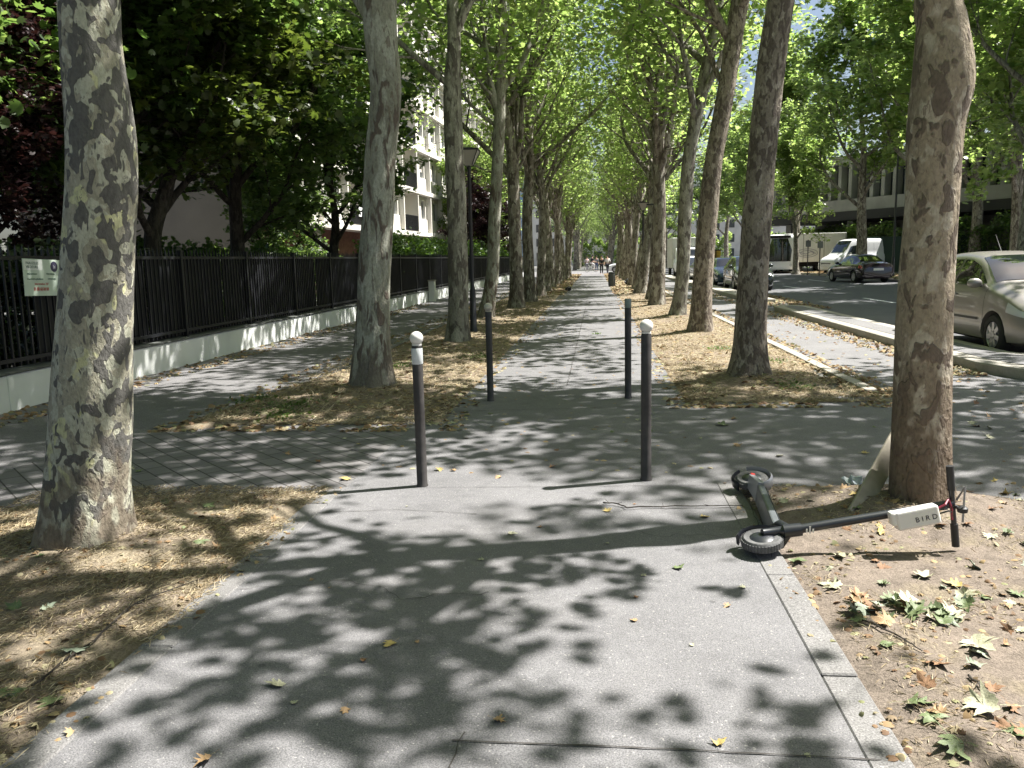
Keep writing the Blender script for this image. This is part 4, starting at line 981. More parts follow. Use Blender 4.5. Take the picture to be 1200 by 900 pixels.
# beige camper / box van behind the dark hatchback
cv = empty('box_van', (7.0, 66.5, -.012), 'pale beige box-bodied van behind the second trunk on the right', 'van', rz=radians(-90))
m_ = MB(); m_.box(-3, 1.4, -1.05, 1.05, .6, 2.95); m_.build('cargo_box', M_BOXP, cv, bevel=.06)
cb = Body([(2.9, .35, .9, 1.0, .85, .7), (2.8, .3, 1.1, 1.25, .95, .8), (2.3, .3, 1.2, 1.6, .97, .8), (1.9, .3, 1.25, 2.1, .98, .82), (1.42, .3, 1.25, 2.2, .98, .82)], 3); cabo = obj('cab', smooth_angle(cb.mesh('cab'), 40), P_WHITE, cv)
m_ = MB(); cb.top_patch(m_, 2.4, 1.95, .8, .7); m_.build('windscreen', M_CGL, cabo)
for sg in (1, -1): m_ = MB(); cb.side_patch(m_, [(2.2, 1.3), (1.5, 1.3)], [(2.2, 1.4), (1.5, 1.95)], sg); m_.build('side_window', M_CGL, cabo)
m_ = MB(); m_.box(2.86, 2.93, -.5, .5, .5, .8); m_.build('grille', M_PLAST, cv)
for x in (2.1, -2.0):
    for sg in (1, -1): wheel(cv, x, sg*.9, .34, .2, sg, 6)
# bus
bu = empty('city_bus', (15.0, 72.5, -.012), 'white bus with a big dark windscreen waiting behind the small street tree', 'bus', rz=radians(-96))
BUS = [(6.0, .45, 1.0, 1.1, 1.0, .8), (5.95, .32, 1.2, 2.7, 1.2, 1.05), (5.7, .3, 1.25, 3.0, 1.26, 1.1), (4, .3, 1.25, 3.08, 1.27, 1.12), (-5.8, .3, 1.25, 3.08, 1.27, 1.12), (-6, .4, 1.2, 2.95, 1.2, 1.0)]
cb = Body(BUS, 3); bo = obj('body', smooth_angle(cb.mesh('body'), 40), P_WHITE, bu)
m_ = MB(); V = []
for i in range(9):
    y = -1.08+2.16*i/8; b0 = .10*(y/1.08)**2
    V += [(6.06-b0-.0, y, .95), (6.05-b0, y, 1.8), (5.98-b0, y, 2.72)]
m_.add(V, [(3*i+j, 3*i+3+j, 3*i+4+j, 3*i+1+j) for i in range(8) for j in range(2)]); m_.build('windscreen', M_CGL, bo, sm=True)
for sg in (1, -1): m_ = MB(); cb.side_patch(m_, [(5.4, 1.3), (-5.4, 1.3)], [(5.4, 2.6), (-5.4, 2.6)], sg, .012, 20, 4); m_.build('side_window', M_CGL, bo)
for sg in (1, -1): m_ = MB(); m_.lathe([(.11, 0), (.10, .03), (.02, .04)], (6.0, sg*.85, .65), 16, 'X'); m_.build('headlight', M_LENS, bo)
m_ = MB(); m_.box(5.96, 6.0, -.8, .8, 2.74, 2.95); m_.build('destination_display', M_ARCH, bo)
for x in (3.4, -3.4):
    for sg in (1, -1): wheel(bu, x, sg*1.17, .48, .25, sg, 8)
t = empty('yellow_skip', (8.9, 70, -.012), 'yellow container half hidden behind the parked cars', 'container')
m_ = MB(); m_.add([(-1, -2, 0), (1, -2, 0), (1, 2, 0), (-1, 2, 0), (-1.1, -2.6, 1.9), (1.1, -2.6, 1.9), (1.1, 2.6, 1.9), (-1.1, 2.6, 1.9)], [(0, 3, 2, 1), (4, 5, 6, 7), (0, 1, 5, 4), (1, 2, 6, 5), (2, 3, 7, 6), (3, 0, 4, 7)])
m_.build('container_body', plain('skip_yellow', (.5, .33, .03), .6, var=.3, scale=3), t)
m_ = MB()
for x in (-.7, 0, .7): m_.box(x-.04, x+.04, -2.66, -2.58, .3, 1.9)
m_.box(-1.15, 1.15, -2.68, -2.58, 1.903, 1.98); m_.build('ribs', M_ARCH, t)

# ------------------------------------------------------------------ lanterns and posts
M_LPOST = plain('lamp_post_paint', (.018, .018, .02), .4); M_LGLASS = plain('lantern_glass', (.35, .33, .28), .3, spec=.7)
def lantern_small(label, x, y, top, group='small square lanterns along the promenade'):
    t = empty('street_lamp', (x, y, 0), label, 'street lamp', group)
    m_ = MB(); m_.lathe([(.10, -.02), (.10, .05), (.075, .10), (.065, .9), (.055, .95), (.045, 1.0), (.038, top-.42), (.05, top-.40), (.05, top-.36), (.03, top-.34)], (0, 0, 0), 16); m_.build('pole', M_LPOST, t, sm=True)
    s0, s1 = .075, .21
    m_ = MB(); m_.add([(-s0, -s0, top-.33), (s0, -s0, top-.33), (s0, s0, top-.33), (-s0, s0, top-.33), (-s1, -s1, top-.04), (s1, -s1, top-.04), (s1, s1, top-.04), (-s1, s1, top-.04)], [(0, 3, 2, 1), (4, 5, 6, 7), (0, 1, 5, 4), (1, 2, 6, 5), (2, 3, 7, 6), (3, 0, 4, 7)])
    m_.build('lantern_glass', M_LGLASS, t)
    m_ = MB(); m_.box(-s1-.02, s1+.02, -s1-.02, s1+.02, top-.037, top-.005); m_.box(-.1, .1, -.1, .1, top-.004, top+.03)
    for a in (-1, 1):
        for b in (-1, 1): m_.tube([(a*s0, b*s0, top-.345), (a*(s1+.004), b*(s1+.004), top-.04)], .011, 6)
    m_.build('lantern_frame', M_LPOST, t, bevel=.003, segs=1)
lantern_small('small square lantern on a black pole between the third and fourth left trees', -2.62, 17.55, 3.86)
lantern_small('small square lantern in the right row beside the tall lamp post', 2.12, 37.0, 3.9)
lantern_small('distant small square lantern in the right row', 2.25, 54.0, 3.9)
def lamp_tall(label, x, y, h, arm, side=1):
    t = empty('street_lamp', (x, y, 0), label, 'street lamp', 'tall dark lamp posts on the right')
    m_ = MB(); m_.lathe([(.13, -.02), (.13, .05), (.09, .12), (.085, 1.2), (.065, 1.25), (.05, h-.1), (.035, h), (.01, h+.03)], (0, 0, 0), 14); m_.build('pole', M_LPOST, t, sm=True)
    m_ = MB(); m_.box(min(0, side*.62), max(0, side*.62), -.02, .02, h-.55, h-.5); m_.build('arm', M_LPOST, t)
    m_ = MB(); m_.box(min(side*.12, side*.68), max(side*.12, side*.68), -.13, .13, h-.505+.01, h-.36); m_.build('lamp_head', M_LPOST, t, bevel=.02)
    if arm: m_ = MB(); m_.box(min(0, -side*.3), max(0, side*.7), -.015, .015, 3.2, 3.25); m_.build('bracket', M_LPOST, t)
lamp_tall('tall dark lamp post with a side head between the fourth and fifth right trees', 1.99, 27.6, 7.1, True)
lamp_tall('second tall lamp post deeper in the right row', 2.25, 47.0, 5.3, False)
lamp_tall('tall thin lamp post across the road left of the dark sedan', 17.9, 52.0, 8.2, False, -1)
M_STEEL = plain('galvanised', (.25, .25, .25), .5, metal=.5)
for i, (px, pt_, Y) in enumerate([(946, 281, 61), (960, 282, 58), (873, 262, 60)]):
    p = at(px, 320, Y=Y); q = at(px, pt_, Y=Y); t = empty('sign_post', (p.x, Y, 0), ['thin post in front of the box truck logo', 'thin post in front of the van bonnet', 'thin post beside the second right trunk'][i], 'post', 'thin posts along the far kerb')
    m_ = MB(); m_.tube([(0, 0, -.02), (0, 0, q.z)], .035, 8); m_.build('pole', M_LPOST, t); m_ = MB(); m_.box(-.18, .18, -.05, -.036, q.z-.5, q.z-.05); m_.build('plate', M_STEEL, t)

# ------------------------------------------------------------------ bollards
M_BOLL = plain('bollard_brown', (.040, .036, .034), .5, var=.35, scale=14); M_BALL = plain('ball_white', (.68, .66, .62), .5, var=.06, scale=20)
M_BALLB = plain('ball_beige', (.50, .46, .38), .6, var=.12, scale=20); M_CAPG = plain('cap_grey_green', (.22, .26, .23), .5); M_PAPER = plain('paper_band', (.60, .62, .62), .7, var=.1, scale=30)
def bollard(px, py, toppy, kind, label):
    p = at(px, py); tp = at(px-(py-toppy)*.025, toppy, Y=p.y); H = tp.z
    t = empty('bollard', (p.x, p.y, 0), label, 'bollard', 'posts closing the promenade to cars'); r = .036
    m_ = MB(); ht = H-(.105 if kind != 'flat' else .10)
    m_.lathe([(r*1.15, -.02), (r*1.15, .012), (r*1.02, .02), (r, ht*.5), (r, ht-.01), (r*.9, ht)], (0, 0, 0), 28); m_.build('post', M_BOLL, t, sm=True)
    if kind == 'flat':
        m_ = MB(); m_.lathe([(r*.9, ht+.002), (r*1.02, ht+.012), (r*1.02, H-.012), (r*.9, H), (.004, H+.001)], (0, 0, 0), 28); m_.build('cap', M_CAPG, t, sm=True)
    else:
        R_ = .046; c = ht+.012+R_*.86
        m_ = MB(); m_.lathe([(r*.92, ht+.002), (r*.92, ht+.014)]+[(R_*sin(a), c-R_*cos(a)) for a in np.linspace(.55, pi-.03, 16)], (0, 0, 0), 28); m_.build('ball', M_BALL if kind != 'beige' else M_BALLB, t, sm=True)
        if kind == 'band':
            m_ = MB(); m_.lathe([(r*1.01, ht-.125), (r*1.06, ht-.122), (r*1.07, ht-.02), (r*1.01, ht-.016)], (0, 0, 0), 28); m_.build('paper_band', M_PAPER, t, sm=True)
bollard(495, 570, 387, 'band', 'white-balled bollard with a white paper band, nearest on the left')
bollard(757, 563, 373, 'white', 'dark bollard with a clean white ball, nearest on the right')
bollard(575, 470, 354, 'beige', 'dark bollard with a dull beige ball at the far left')
bollard(736, 467, 350, 'flat', 'dark bollard with a flat grey-green cap at the far right')

# ------------------------------------------------------------------ fallen scooter
M_SCB = plain('scooter_black', (.014, .016, .022), .38, coat=.3); M_SILD = plain('deck_silver', (.13, .14, .15), .38, metal=.35, var=.2, scale=14)
M_SIL2 = plain('fender_silver', (.30, .31, .33), .35, metal=.4); M_WBOX = plain('battery_white', (.70, .68, .63), .45); M_REDC = plain('cable_red', (.20, .02, .04), .4); M_RED = plain('reflector_red', (.4, .02, .02), .3); M_TYG = plain('tyre_dusty', (.10, .10, .10), .8, var=.3, scale=60); M_LTXT = plain('letter_black', (.01, .01, .01), .5)
o0 = at(905, 640)
s_root = empty('kick_scooter', (o0.x, o0.y, 0), 'black electric kick scooter with a white battery box lying on its side by the tree', 'scooter')
def L(p): return Vector(p)-Vector((o0.x, o0.y, 0))
fw = at(893, 634, z=.075); rw = at(881, 563, z=.085)
jt = at(925, 622, Y=fw.y+.02); hb0 = at(1120, 640, Y=fw.y+.06); hb1 = at(1113, 546, Y=fw.y+.06); hm = at(1116, 590, Y=fw.y+.06)
def disc_wheel(c, R_, tilt, nm, mat=M_TYG):
    t_ = MB(); t_.lathe([(R_*.62, -.022), (R_*.86, -.026), (R_*.97, -.016), (R_, 0), (R_*.97, .016), (R_*.86, .026), (R_*.62, .022)], (0, 0, 0), 40)
    for k in range(40):
        M_ = Matrix.Rotation(2*pi*k/40, 4, 'Z'); t_.box(R_*.97, R_*1.015, -.004, .004, -.018, .018, M_)
    w_ = t_.build(nm, mat, s_root, sm=True, loc=L(c), rot=tilt)
    h_ = MB(); h_.lathe([(R_*.63, -.02), (R_*.63, .02), (R_*.5, .028), (.03, .034), (.01, .036)], (0, 0, 0), 30); h_.build('hub', M_SCB, w_, sm=True)
    return w_
TL = (radians(7), radians(-5), 0)
disc_wheel(fw, .105, TL, 'wheel'); disc_wheel(rw, .105, (radians(12), radians(-6), 0), 'wheel')
def fender(c, R_, a0, a1, w, tilt, mat, z=0.0):
    m_ = MB(); n = 18; V = []
    for i in range(n+1):
        a = radians(a0+(a1-a0)*i/n)
        for r_, zz in ((R_, -w), (R_+.010, -w*.6), (R_+.012, w*.6), (R_, w), (R_-.005, w*.6), (R_-.005, -w*.6)): V.append((cos(a)*r_, sin(a)*r_, zz+z))
    Fc = [(6*i+k, 6*i+(k+1) % 6, 6*i+6+(k+1) % 6, 6*i+6+k) for i in range(n) for k in range(6)]+[tuple(range(6)), tuple(range(6*n+5, 6*n-1, -1))]
    m_.add(V, Fc); return m_.build('fender', mat, s_root, sm=True, loc=L(c), rot=tilt)
fender(fw, .120, 5, 165, .034, TL, M_SCB); fender(rw, .122, -75, 95, .040, (radians(12), radians(-6), 0), M_SIL2); fender(rw, .118, 120, 215, .034, (radians(12), radians(-6), 0), M_SCB)
# deck: a plank standing on its edge between the wheels
d0 = Vector((fw.x+.085, fw.y+.12, 0)); d1 = Vector((rw.x+.0, rw.y-.10, 0)); dv = (d1-d0); ang = atan2(dv.y, dv.x); LD = dv.length
m_ = MB(); m_.box(0, LD*.78, -.022, .022, .012, .135); dk = m_.build('deck', M_SILD, s_root, bevel=.010, loc=L(d0), rot=(radians(6), radians(-1), ang)); 
m_ = MB(); m_.box(.03, LD*.76, -.031, -.0245, .022, .126); m_.build('grip_mat', M_SCB, dk, bevel=.002, segs=1)
m_ = MB(); m_.add([(LD*.765, -.022, .02), (LD*.765, .022, .02), (LD*.765, .022, .15), (LD*.765, -.022, .15), (LD*1.02, .015, .035), (LD*1.02, .05, .035), (LD*1.02, .05, .13), (LD*1.02, .015, .13)], [(0, 3, 2, 1), (4, 5, 6, 7), (0, 1, 5, 4), (1, 2, 6, 5), (2, 3, 7, 6), (3, 0, 4, 7)])
m_.build('rear_bracket', M_SIL2, dk, bevel=.004, segs=1)
m_ = MB(); m_.box(LD*1.0, LD*1.04, .01, .04, .11, .135); m_.build('rear_reflector', M_RED, dk, bevel=.006)
m_ = MB(); m_.tube([L(d0+dv*.05)+Vector((0, 0, .08)), L((d0+jt)/2+Vector((0, .03, .06))), L(jt)], [.032, .034, .03], 12); m_.build('neck', M_SCB, s_root, sm=True)
m_ = MB(); m_.tube([L(fw)+Vector((.0, .0, .045)), L(fw)+Vector((.09, .03, .045)), L(jt)], [.020, .024, .030], 10); m_.tube([L(fw)+Vector((0, 0, -.045)), L(fw)+Vector((.10, .02, -.03)), L(jt)], [.016, .02, .026], 10); m_.build('fork', M_SCB, s_root, sm=True)
m_ = MB(); m_.tube([L(jt)+Vector((-.03, 0, -.004)), L(jt)+Vector((.06, 0, .008))], [.036, .034], 16); m_.build('folding_joint', M_SCB, s_root, sm=True)
m_ = MB(); m_.tube([L(jt), L(hm)], [.024, .021], 20); stem = m_.build('stem', M_SCB, s_root, sm=True)
m_ = MB(); m_.tube([L(hb0), L(hm), L(hb1)], [.0145, .0135, .0145], 14); bar = m_.build('handlebar', M_SCB, s_root, sm=True)
m_ = MB(); m_.tube([L(hb1)-(hb1-hb0)*.0, L(hb1)-(hb1-hb0)*.30], .019, 14); m_.build('grip', M_PLAST, bar, sm=True)
m_ = MB(); m_.tube([L(hb0), L(hb0)+(hb1-hb0)*.28], .019, 14); m_.build('grip', M_PLAST, bar, sm=True)
m_ = MB(); bl = at(1128, 597, Y=fw.y+.02); m_.tube([L(hm)+Vector((0, 0, -.01)), L(bl)], .010, 8); m_.lathe([(.008, -.02), (.024, -.014), (.026, .008), (.01, .02)], L(bl), 14); m_.build('bell', M_PLAST, bar, sm=True)
m_ = MB(); m_.tube([L(hm)+Vector((.02, 0, .02)), L(hm)+Vector((.035, -.05, .10)), L(hm)+Vector((.03, -.06, -.08))], .006, 6); m_.build('brake_lever', M_STEEL, bar)
ba = at(1046, 607, Y=fw.y-.0); bb_ = at(1096, 597, Y=fw.y-.0); bl_ = (bb_-ba).length; tl = atan2((bb_-ba).z, (bb_-ba).x)
RB = Matrix.Rotation(-tl, 3, 'Y')
bo_ = empty('battery_box', (0, 0, 0)); bo_.parent = None; bpy.data.objects.remove(bo_)
cbx = (ba+bb_)/2+Vector((0, -.03, .0))
m_ = MB(); m_.box(-bl_/2, bl_/2, -.032, .045, -.056, .040); m_.box(-bl_/2-.022, -bl_/2+.01, -.028, .04, -.028, .043); bat = m_.build('battery_box', M_WBOX, s_root, bevel=.012, loc=L(cbx), rot=(radians(-6), -tl, 0), segs=3)
text('B I R D', .036, M_LTXT, bat, (-.018, -.0330, -.026), (pi/2, 0, 0), ext=.0006)
m_ = MB(); c0 = L(cbx)+Vector((bl_/2, .02, .03)); h_ = L(hm)
m_.tube([c0, c0+Vector((.04, 0, .022)), h_+Vector((-.03, -.02, .03)), h_+Vector((-.012, -.025, -.02)), h_+Vector((-.006, -.02, -.08))], .006, 6); m_.build('red_cable', M_REDC, s_root, sm=True)
m_ = MB(); m_.tube([c0+Vector((0, .01, -.01)), c0+Vector((.05, .0, .0)), h_+Vector((-.04, -.01, -.01)), h_+Vector((-.012, -.02, .0))], .005, 6); m_.tube([c0+Vector((0, 0, -.03)), c0+Vector((.06, .0, -.01)), h_+Vector((-.01, -.02, -.04))], .0045, 6); m_.build('cable', M_SCB, s_root, sm=True)
m_ = MB(); q = L(jt)+(L(hm)-L(jt))*.12+Vector((0, -.028, -.004))
for dx in (-.016, 0, .016): m_.box(q.x+dx-.004, q.x+dx+.004, q.y-.001, q.y+.0005, q.z-.018+abs(dx)*.3, q.z+.02-abs(dx)*.9)
m_.build('white_mark', M_WBOX, stem)
# plank leaning behind the tree
M_PLANK = plain('weathered_plank', (.30, .27, .21), .8, var=.15, scale=12)
pa = at(1002, 608); pb = at(1052, 515, Y=5.35); d = pb-Vector((pa.x, pa.y, 0)); L_ = d.length
xa = d.normalized(); ya = Vector((0.25, -1, .2)); ya = (ya-xa*ya.dot(xa)).normalized(); za = xa.cross(ya)
Mx = Matrix((xa, za, ya)).transposed().to_4x4(); Mx.translation = Vector((pa.x, pa.y, .008))
m_ = MB(); m_.box(0, L_, -.062, .062, -.009, .009); pk = m_.build('wooden_plank', M_PLANK, bevel=.003, segs=1); pk.matrix_world = Mx
tag(pk, 'weathered beige plank leaning against the back of the tree by the scooter', 'plank')
# crumpled plastic bag
def blob(name, c, r, mat, seed, label, cat, sq=(1, 1, .6), amp=.35, n=3, group=None):
    b = bmesh.new(); bmesh.ops.create_icosphere(b, subdivisions=n, radius=1)
    for v in b.verts:
        k = 1+amp*mnoise.noise(v.co*1.9+Vector((seed, 0, 0)))+amp*.5*mnoise.noise(v.co*5+Vector((seed, 3, 0)))
        v.co = Vector((v.co.x*sq[0], v.co.y*sq[1], (v.co.z+.85)*sq[2]))*r*k
    me = bpy.data.meshes.new(name); b.to_mesh(me); b.free(); return tag(obj(name, me, mat, None, c), label, cat, group)
p = at(1001, 578); blob('plastic_bag', (p.x, p.y, .02), .06, plain('clear_plastic', (.35, .40, .42), .15, spec=.8), 3, 'crumpled clear plastic bag on the soil beside the leaning plank', 'bag', amp=.9)
p = at(738, 334); blob('rubbish_bag', (p.x, p.y, .02), .28, M_SCREEN, 5, 'black rubbish bag at the foot of the right row of trunks', 'bag')
p = at(666, 341); blob('rubbish_bag', (p.x, p.y, .02), .16, M_SCREEN, 6, 'small black bag at the foot of the left row of trunks', 'bag')
# bin on the promenade
p = at(717, 336); t = empty('litter_bin', (p.x, p.y, 0), 'dark grey litter bin standing on the right edge of the far promenade', 'bin')
m_ = MB(); m_.lathe([(.15, -.01), (.17, .04), (.18, .68), (.17, .70)], (0, 0, 0), 16); m_.build('bin_body', plain('bin_grey', (.10, .11, .10), .6, var=.2), t, sm=True)
m_ = MB(); m_.lathe([(.19, .702), (.19, .74), (.12, .78), (.01, .79)], (0, 0, 0), 16); m_.build('lid', M_LPOST, t, sm=True)
m_ = MB()
for k in range(14):
    a = 2*pi*k/14; m_.box(.182, .192, -.012, .012, .06, .66, Matrix.Rotation(a, 4, 'Z'))
m_.build('slats', M_LPOST, t)

# ------------------------------------------------------------------ people
M_SKIN = plain('skin', (.45, .28, .2), .6)
def skin_mesh(name, V, E, R_, mat, parent, lev=1):
    me = bpy.data.meshes.new(name); me.from_pydata(V, E, []); o = obj(name, me, None)
    s = o.modifiers.new('s', 'SKIN'); s.use_smooth_shade = True
    for i, d_ in enumerate(me.skin_vertices[0].data): r_ = R_[i]; d_.radius = r_ if isinstance(r_, tuple) else (r_, r_); d_.use_root = (i == 0)
    u = o.modifiers.new('u', 'SUBSURF'); u.levels = lev; u.render_levels = lev
    dg = bpy.context.evaluated_depsgraph_get(); nm = bpy.data.meshes.new_from_object(o.evaluated_get(dg)); bpy.data.objects.remove(o)
    nm.name = name; return obj(name, nm, mat, parent)
def person(loc, rz, label, top, bottom, hair, stride=.2, seated=False, H=1.7, shoe=M_SCB):
    k = H/1.7; t = empty('person', loc, label, 'person', rz=rz)
    hz = .92 if not seated else .98; s = stride
    kneeL, kneeR, ftL, ftR = ((.09, s*.6, .5), (-.09, -s*.35, .48), (.09, s, .07), (-.09, -s*1.1, .1)) if not seated else ((.09, .36, .80), (-.09, .30, .62), (.1, .30, .42), (-.1, .22, .22))
    V = [(0, 0, hz), (0, .01, hz+.2), (0, .02+.1*seated, hz+.45), (0, .03+.12*seated, hz+.56), (0, .05+.14*seated, hz+.66), (0, .06+.14*seated, hz+.76),
         (.09, 0, hz-.04), kneeL, ftL, (ftL[0], ftL[1]+.15, ftL[2]-.04), (-.09, 0, hz-.04), kneeR, ftR, (ftR[0], ftR[1]+.15, ftR[2]-.04),
         (.18, .02+.1*seated, hz+.47), (.24, -.08*1+.2*seated, hz+.2), (.22, .12+.35*seated, hz+.02+.1*seated), (.22, .18+.38*seated, hz-.05+.1*seated), (-.18, .02+.1*seated, hz+.47), (-.24, .0+.2*seated, hz+.2), (-.22, .14+.35*seated, hz+.0+.1*seated), (-.22, .2+.38*seated, hz-.07+.1*seated)]
    V = [(x*k, y*k, z*k) for x, y, z in V]
    E = [(0, 1), (1, 2), (2, 3), (3, 4), (4, 5), (0, 6), (6, 7), (7, 8), (8, 9), (0, 10), (10, 11), (11, 12), (12, 13), (2, 14), (14, 15), (15, 16), (16, 17), (2, 18), (18, 19), (19, 20), (20, 21)]
    R_ = [(.13, .10), (.12, .09), (.13, .09), .05, (.075, .09), (.07, .085), .09, .06, .035, .03, .09, .06, .035, .03, .055, .04, .03, .025, .055, .04, .03, .025]
    skin_mesh('body', V, E, R_, M_SKIN, t)
    vi = [0, 1, 2, 14, 15, 18, 19]; mp = {v: i for i, v in enumerate(vi)}
    skin_mesh('shirt', [V[i] for i in vi], [(mp[a], mp[b]) for a, b in E if a in mp and b in mp], [(.145, .115), (.14, .11), (.15, .11), .07, .05, .07, .05], top, t)
    vi = [0, 6, 7, 8, 10, 11, 12]; mp = {v: i for i, v in enumerate(vi)}
    skin_mesh('trousers', [V[i] for i in vi], [(mp[a], mp[b]) for a, b in E if a in mp and b in mp], [(.14, .115), .10, .072, .055, .10, .072, .055], bottom, t)
    m_ = MB(); hx, hy, hz_ = V[5]; m_.lathe([(.088*k, -.03), (.097*k, .03), (.08*k, .08), (.03, .105)], (hx, hy-.015, hz_), 12); m_.build('hair', hair, t, sm=True)
    return t
C_DARK = plain('cloth_dark', (.02, .02, .03), .9); C_WHITE = plain('cloth_white', (.65, .63, .62), .9); C_BLUE = plain('cloth_blue', (.06, .08, .16), .9); C_GREY = plain('cloth_grey', (.2, .2, .22), .9); C_PINK = plain('cloth_pale', (.5, .42, .42), .9)
HAIR = plain('hair_dark', (.02, .015, .012), .7)
p = at(705, 321.5); person((p.x, p.y, .004), pi, 'person in dark clothes walking up the middle of the far promenade', C_DARK, C_DARK, HAIR, .3)
p = at(712, 320.5); person((p.x, p.y, .0), .3, 'person in a white top beside the dark clothed walker', C_WHITE, C_DARK, HAIR, .2, H=1.72)
p = at(699, 318); person((p.x, p.y, .0), pi, 'person in grey standing left of the dark clothed walker', C_GREY, C_BLUE, HAIR, .1, H=1.7)
p = at(688, 317.5); person((p.x, p.y, .0), .4, 'person in pale clothes at the left end of the side street', C_PINK, C_GREY, HAIR, .2, H=1.66)
p = at(693, 318.8); cyc = (p.x, p.y, .0); person((p.x, p.y, .02), radians(-60), 'person in a dark top riding a bicycle across the end of the path', C_DARK, C_WHITE, HAIR, seated=True)
bk = empty('bicycle', cyc, 'thin dark bicycle being ridden across the end of the promenade', 'bicycle', rz=radians(-60))
for yy in (-.52, .55):
    m_ = MB(); m_.tube([(0, yy+.33*cos(a), .34+.33*sin(a)) for a in np.linspace(0, 2*pi, 25)], .018, 5, False); wh_ = m_.build('wheel', M_TYRE, bk)
    m_ = MB()
    for a in np.linspace(0, pi, 7)[:-1]: m_.tube([(0, yy+.32*cos(a), .34+.32*sin(a)), (0, yy-.32*cos(a), .34-.32*sin(a))], .003, 3, False)
    m_.build('spokes', M_STEEL, wh_)
m_ = MB(); 
for a, b in (((0, -.52, .34), (0, -.05, .32)), ((0, -.05, .32), (0, -.2, .82)), ((0, -.2, .8), (0, .4, .82)), ((0, .4, .82), (0, -.05, .32)), ((0, -.52, .34), (0, -.2, .8)), ((0, .42, .9), (0, .55, .34))): m_.tube([a, b], .018, 6)
m_.build('frame', M_BLUE if 'M_BLUE' in globals() else M_SCB, bk)
m_ = MB(); m_.box(-.07, .07, -.32, -.08, .86, .91); m_.build('saddle', M_PLAST, bk, bevel=.02)
m_ = MB(); m_.tube([(-.28, .36, 1.0), (0, .44, .98), (.28, .36, 1.0)], .014, 6); m_.tube([(0, .44, .98), (0, .42, .88)], .014, 6); m_.build('handlebar', M_PLAST, bk)

# ------------------------------------------------------------------ ground litter
from mathutils.bvhtree import BVHTree
soils = [o for o in sc.objects if o.name.startswith('soil_strip')]
bvhs = [BVHTree.FromPolygons([v.co[:] for v in o.data.vertices], [p_.vertices[:] for p_ in o.data.polygons]) for o in soils]
def gz(x, y, default=.006):
    best = default
    for b in bvhs:
        h = b.ray_cast(Vector((x, y, 2)), Vector((0, 0, -1)))
        if h[0] is not None: best = max(best, h[0].z)
    return best
rng = np.random.default_rng(77)
def area_pts(n, x0, x1, y0, y1, ybias=1.0):
    y = y0+(y1-y0)*rng.random(n)**ybias; return np.stack([x0+(x1-x0)*rng.random(n), y], 1)
M_STRAW = littermat('straw', [(.17, .125, .075), (.29, .23, .14), (.41, .34, .21), (.50, .43, .29), (.23, .17, .10)], .12)
def straw(name, P, lmin, lmax, w, label, up=.25):
    n = len(P); z = np.array([gz(x, y) for x, y in P]); a = rng.uniform(0, 2*pi, n); l = rng.uniform(lmin, lmax, n); e = np.abs(rng.normal(0, up, n))
    d = np.stack([np.cos(a)*np.cos(e), np.sin(a)*np.cos(e), np.sin(e)], 1); s_ = np.stack([-np.sin(a), np.cos(a), rng.normal(0, .3, n)], 1)*w
    C = np.stack([P[:, 0], P[:, 1], z+.002+rng.random(n)*.006], 1)
    V = np.stack([C-s_, C+s_, C+d*l[:, None]*.55+s_*.7+np.array([0, 0, .004]), C+d*l[:, None]], 1).reshape(-1, 3)
    b = np.arange(n)[:, None]*4; Fc = np.concatenate([b+np.array([0, 1, 2]), b+np.array([0, 2, 3])], 0)
    o = obj(name, tri_mesh(name, V, Fc), M_STRAW); return tag(o, label, 'dry grass', kind='stuff')
def clump(P, k=2.2, th=-.1, seed=0.0):
    return np.array([p_ for p_ in P if mnoise.noise((p_[0]*k, p_[1]*k, seed)) > th+rng.normal()*.15])
straw('dry_grass', clump(area_pts(46000, -3.9, -1.83, 1.4, 5.38), k=2.6, th=-.12), .015, .06, .0010, 'dry straw covering the soil around the nearest left tree')
straw('dry_grass', clump(area_pts(9000, .97, 2.9, 1.6, 5.5), th=.12, seed=4), .015, .05, .0013, 'dry straw scraps on the bare soil by the scooter')
straw('dry_grass', clump(area_pts(26000, -4.0, -1.5, 7.6, 30, 1.8), th=-.2, seed=2), .04, .12, .003, 'dry grass under the left row of trees')
straw('dry_grass', clump(area_pts(26000, .97, 3.0, 8.7, 30, 1.8), th=-.2, seed=3), .04, .12, .003, 'dry grass under the right row of trees')
M_LIT = littermat('leaf_litter', [(.14, .08, .045), (.23, .145, .08), (.33, .23, .12), (.40, .31, .17), (.18, .12, .075), (.42, .37, .23), (.19, .20, .09)], .2)
def litter(name, P, smin, smax, label, mat=None, tilt=.5, zo=.012):
    n = len(P); z = np.array([gz(x, y) for x, y in P]); C = np.stack([P[:, 0], P[:, 1], z+zo], 1)
    o = obj(name, leaf_cloud(name, C, rng.uniform(smin, smax, n), rng, tilt=tilt, curl=.5), mat or M_LIT); return tag(o, label, 'fallen leaves', kind='stuff')
def inside(P, ok): return np.array([p_ for p_ in P if ok(p_[0], p_[1])])
litter('leaf_litter', clump(area_pts(6500, -4.3, -1.25, 7.3, 45, 1.7), th=-.1, seed=6), .04, .10, 'brown leaf litter under the left row of trees', zo=.008)
litter('leaf_litter', clump(area_pts(6500, .75, 3.1, 8.4, 45, 1.7), th=-.1, seed=7), .04, .10, 'golden leaf litter under the right row of trees', zo=.008)
litter('leaf_litter', np.concatenate([area_pts(1800, -2.2, -1.3, 35, 80), area_pts(1800, .8, 1.8, 35, 80)]), .10, .2, 'far leaf litter along both edges of the promenade')
litter('leaf_litter', area_pts(1600, 2.9, 3.35, 9, 45, 1.6), .04, .09, 'leaves gathered along the pale kerb of the cycle lane', zo=.02)
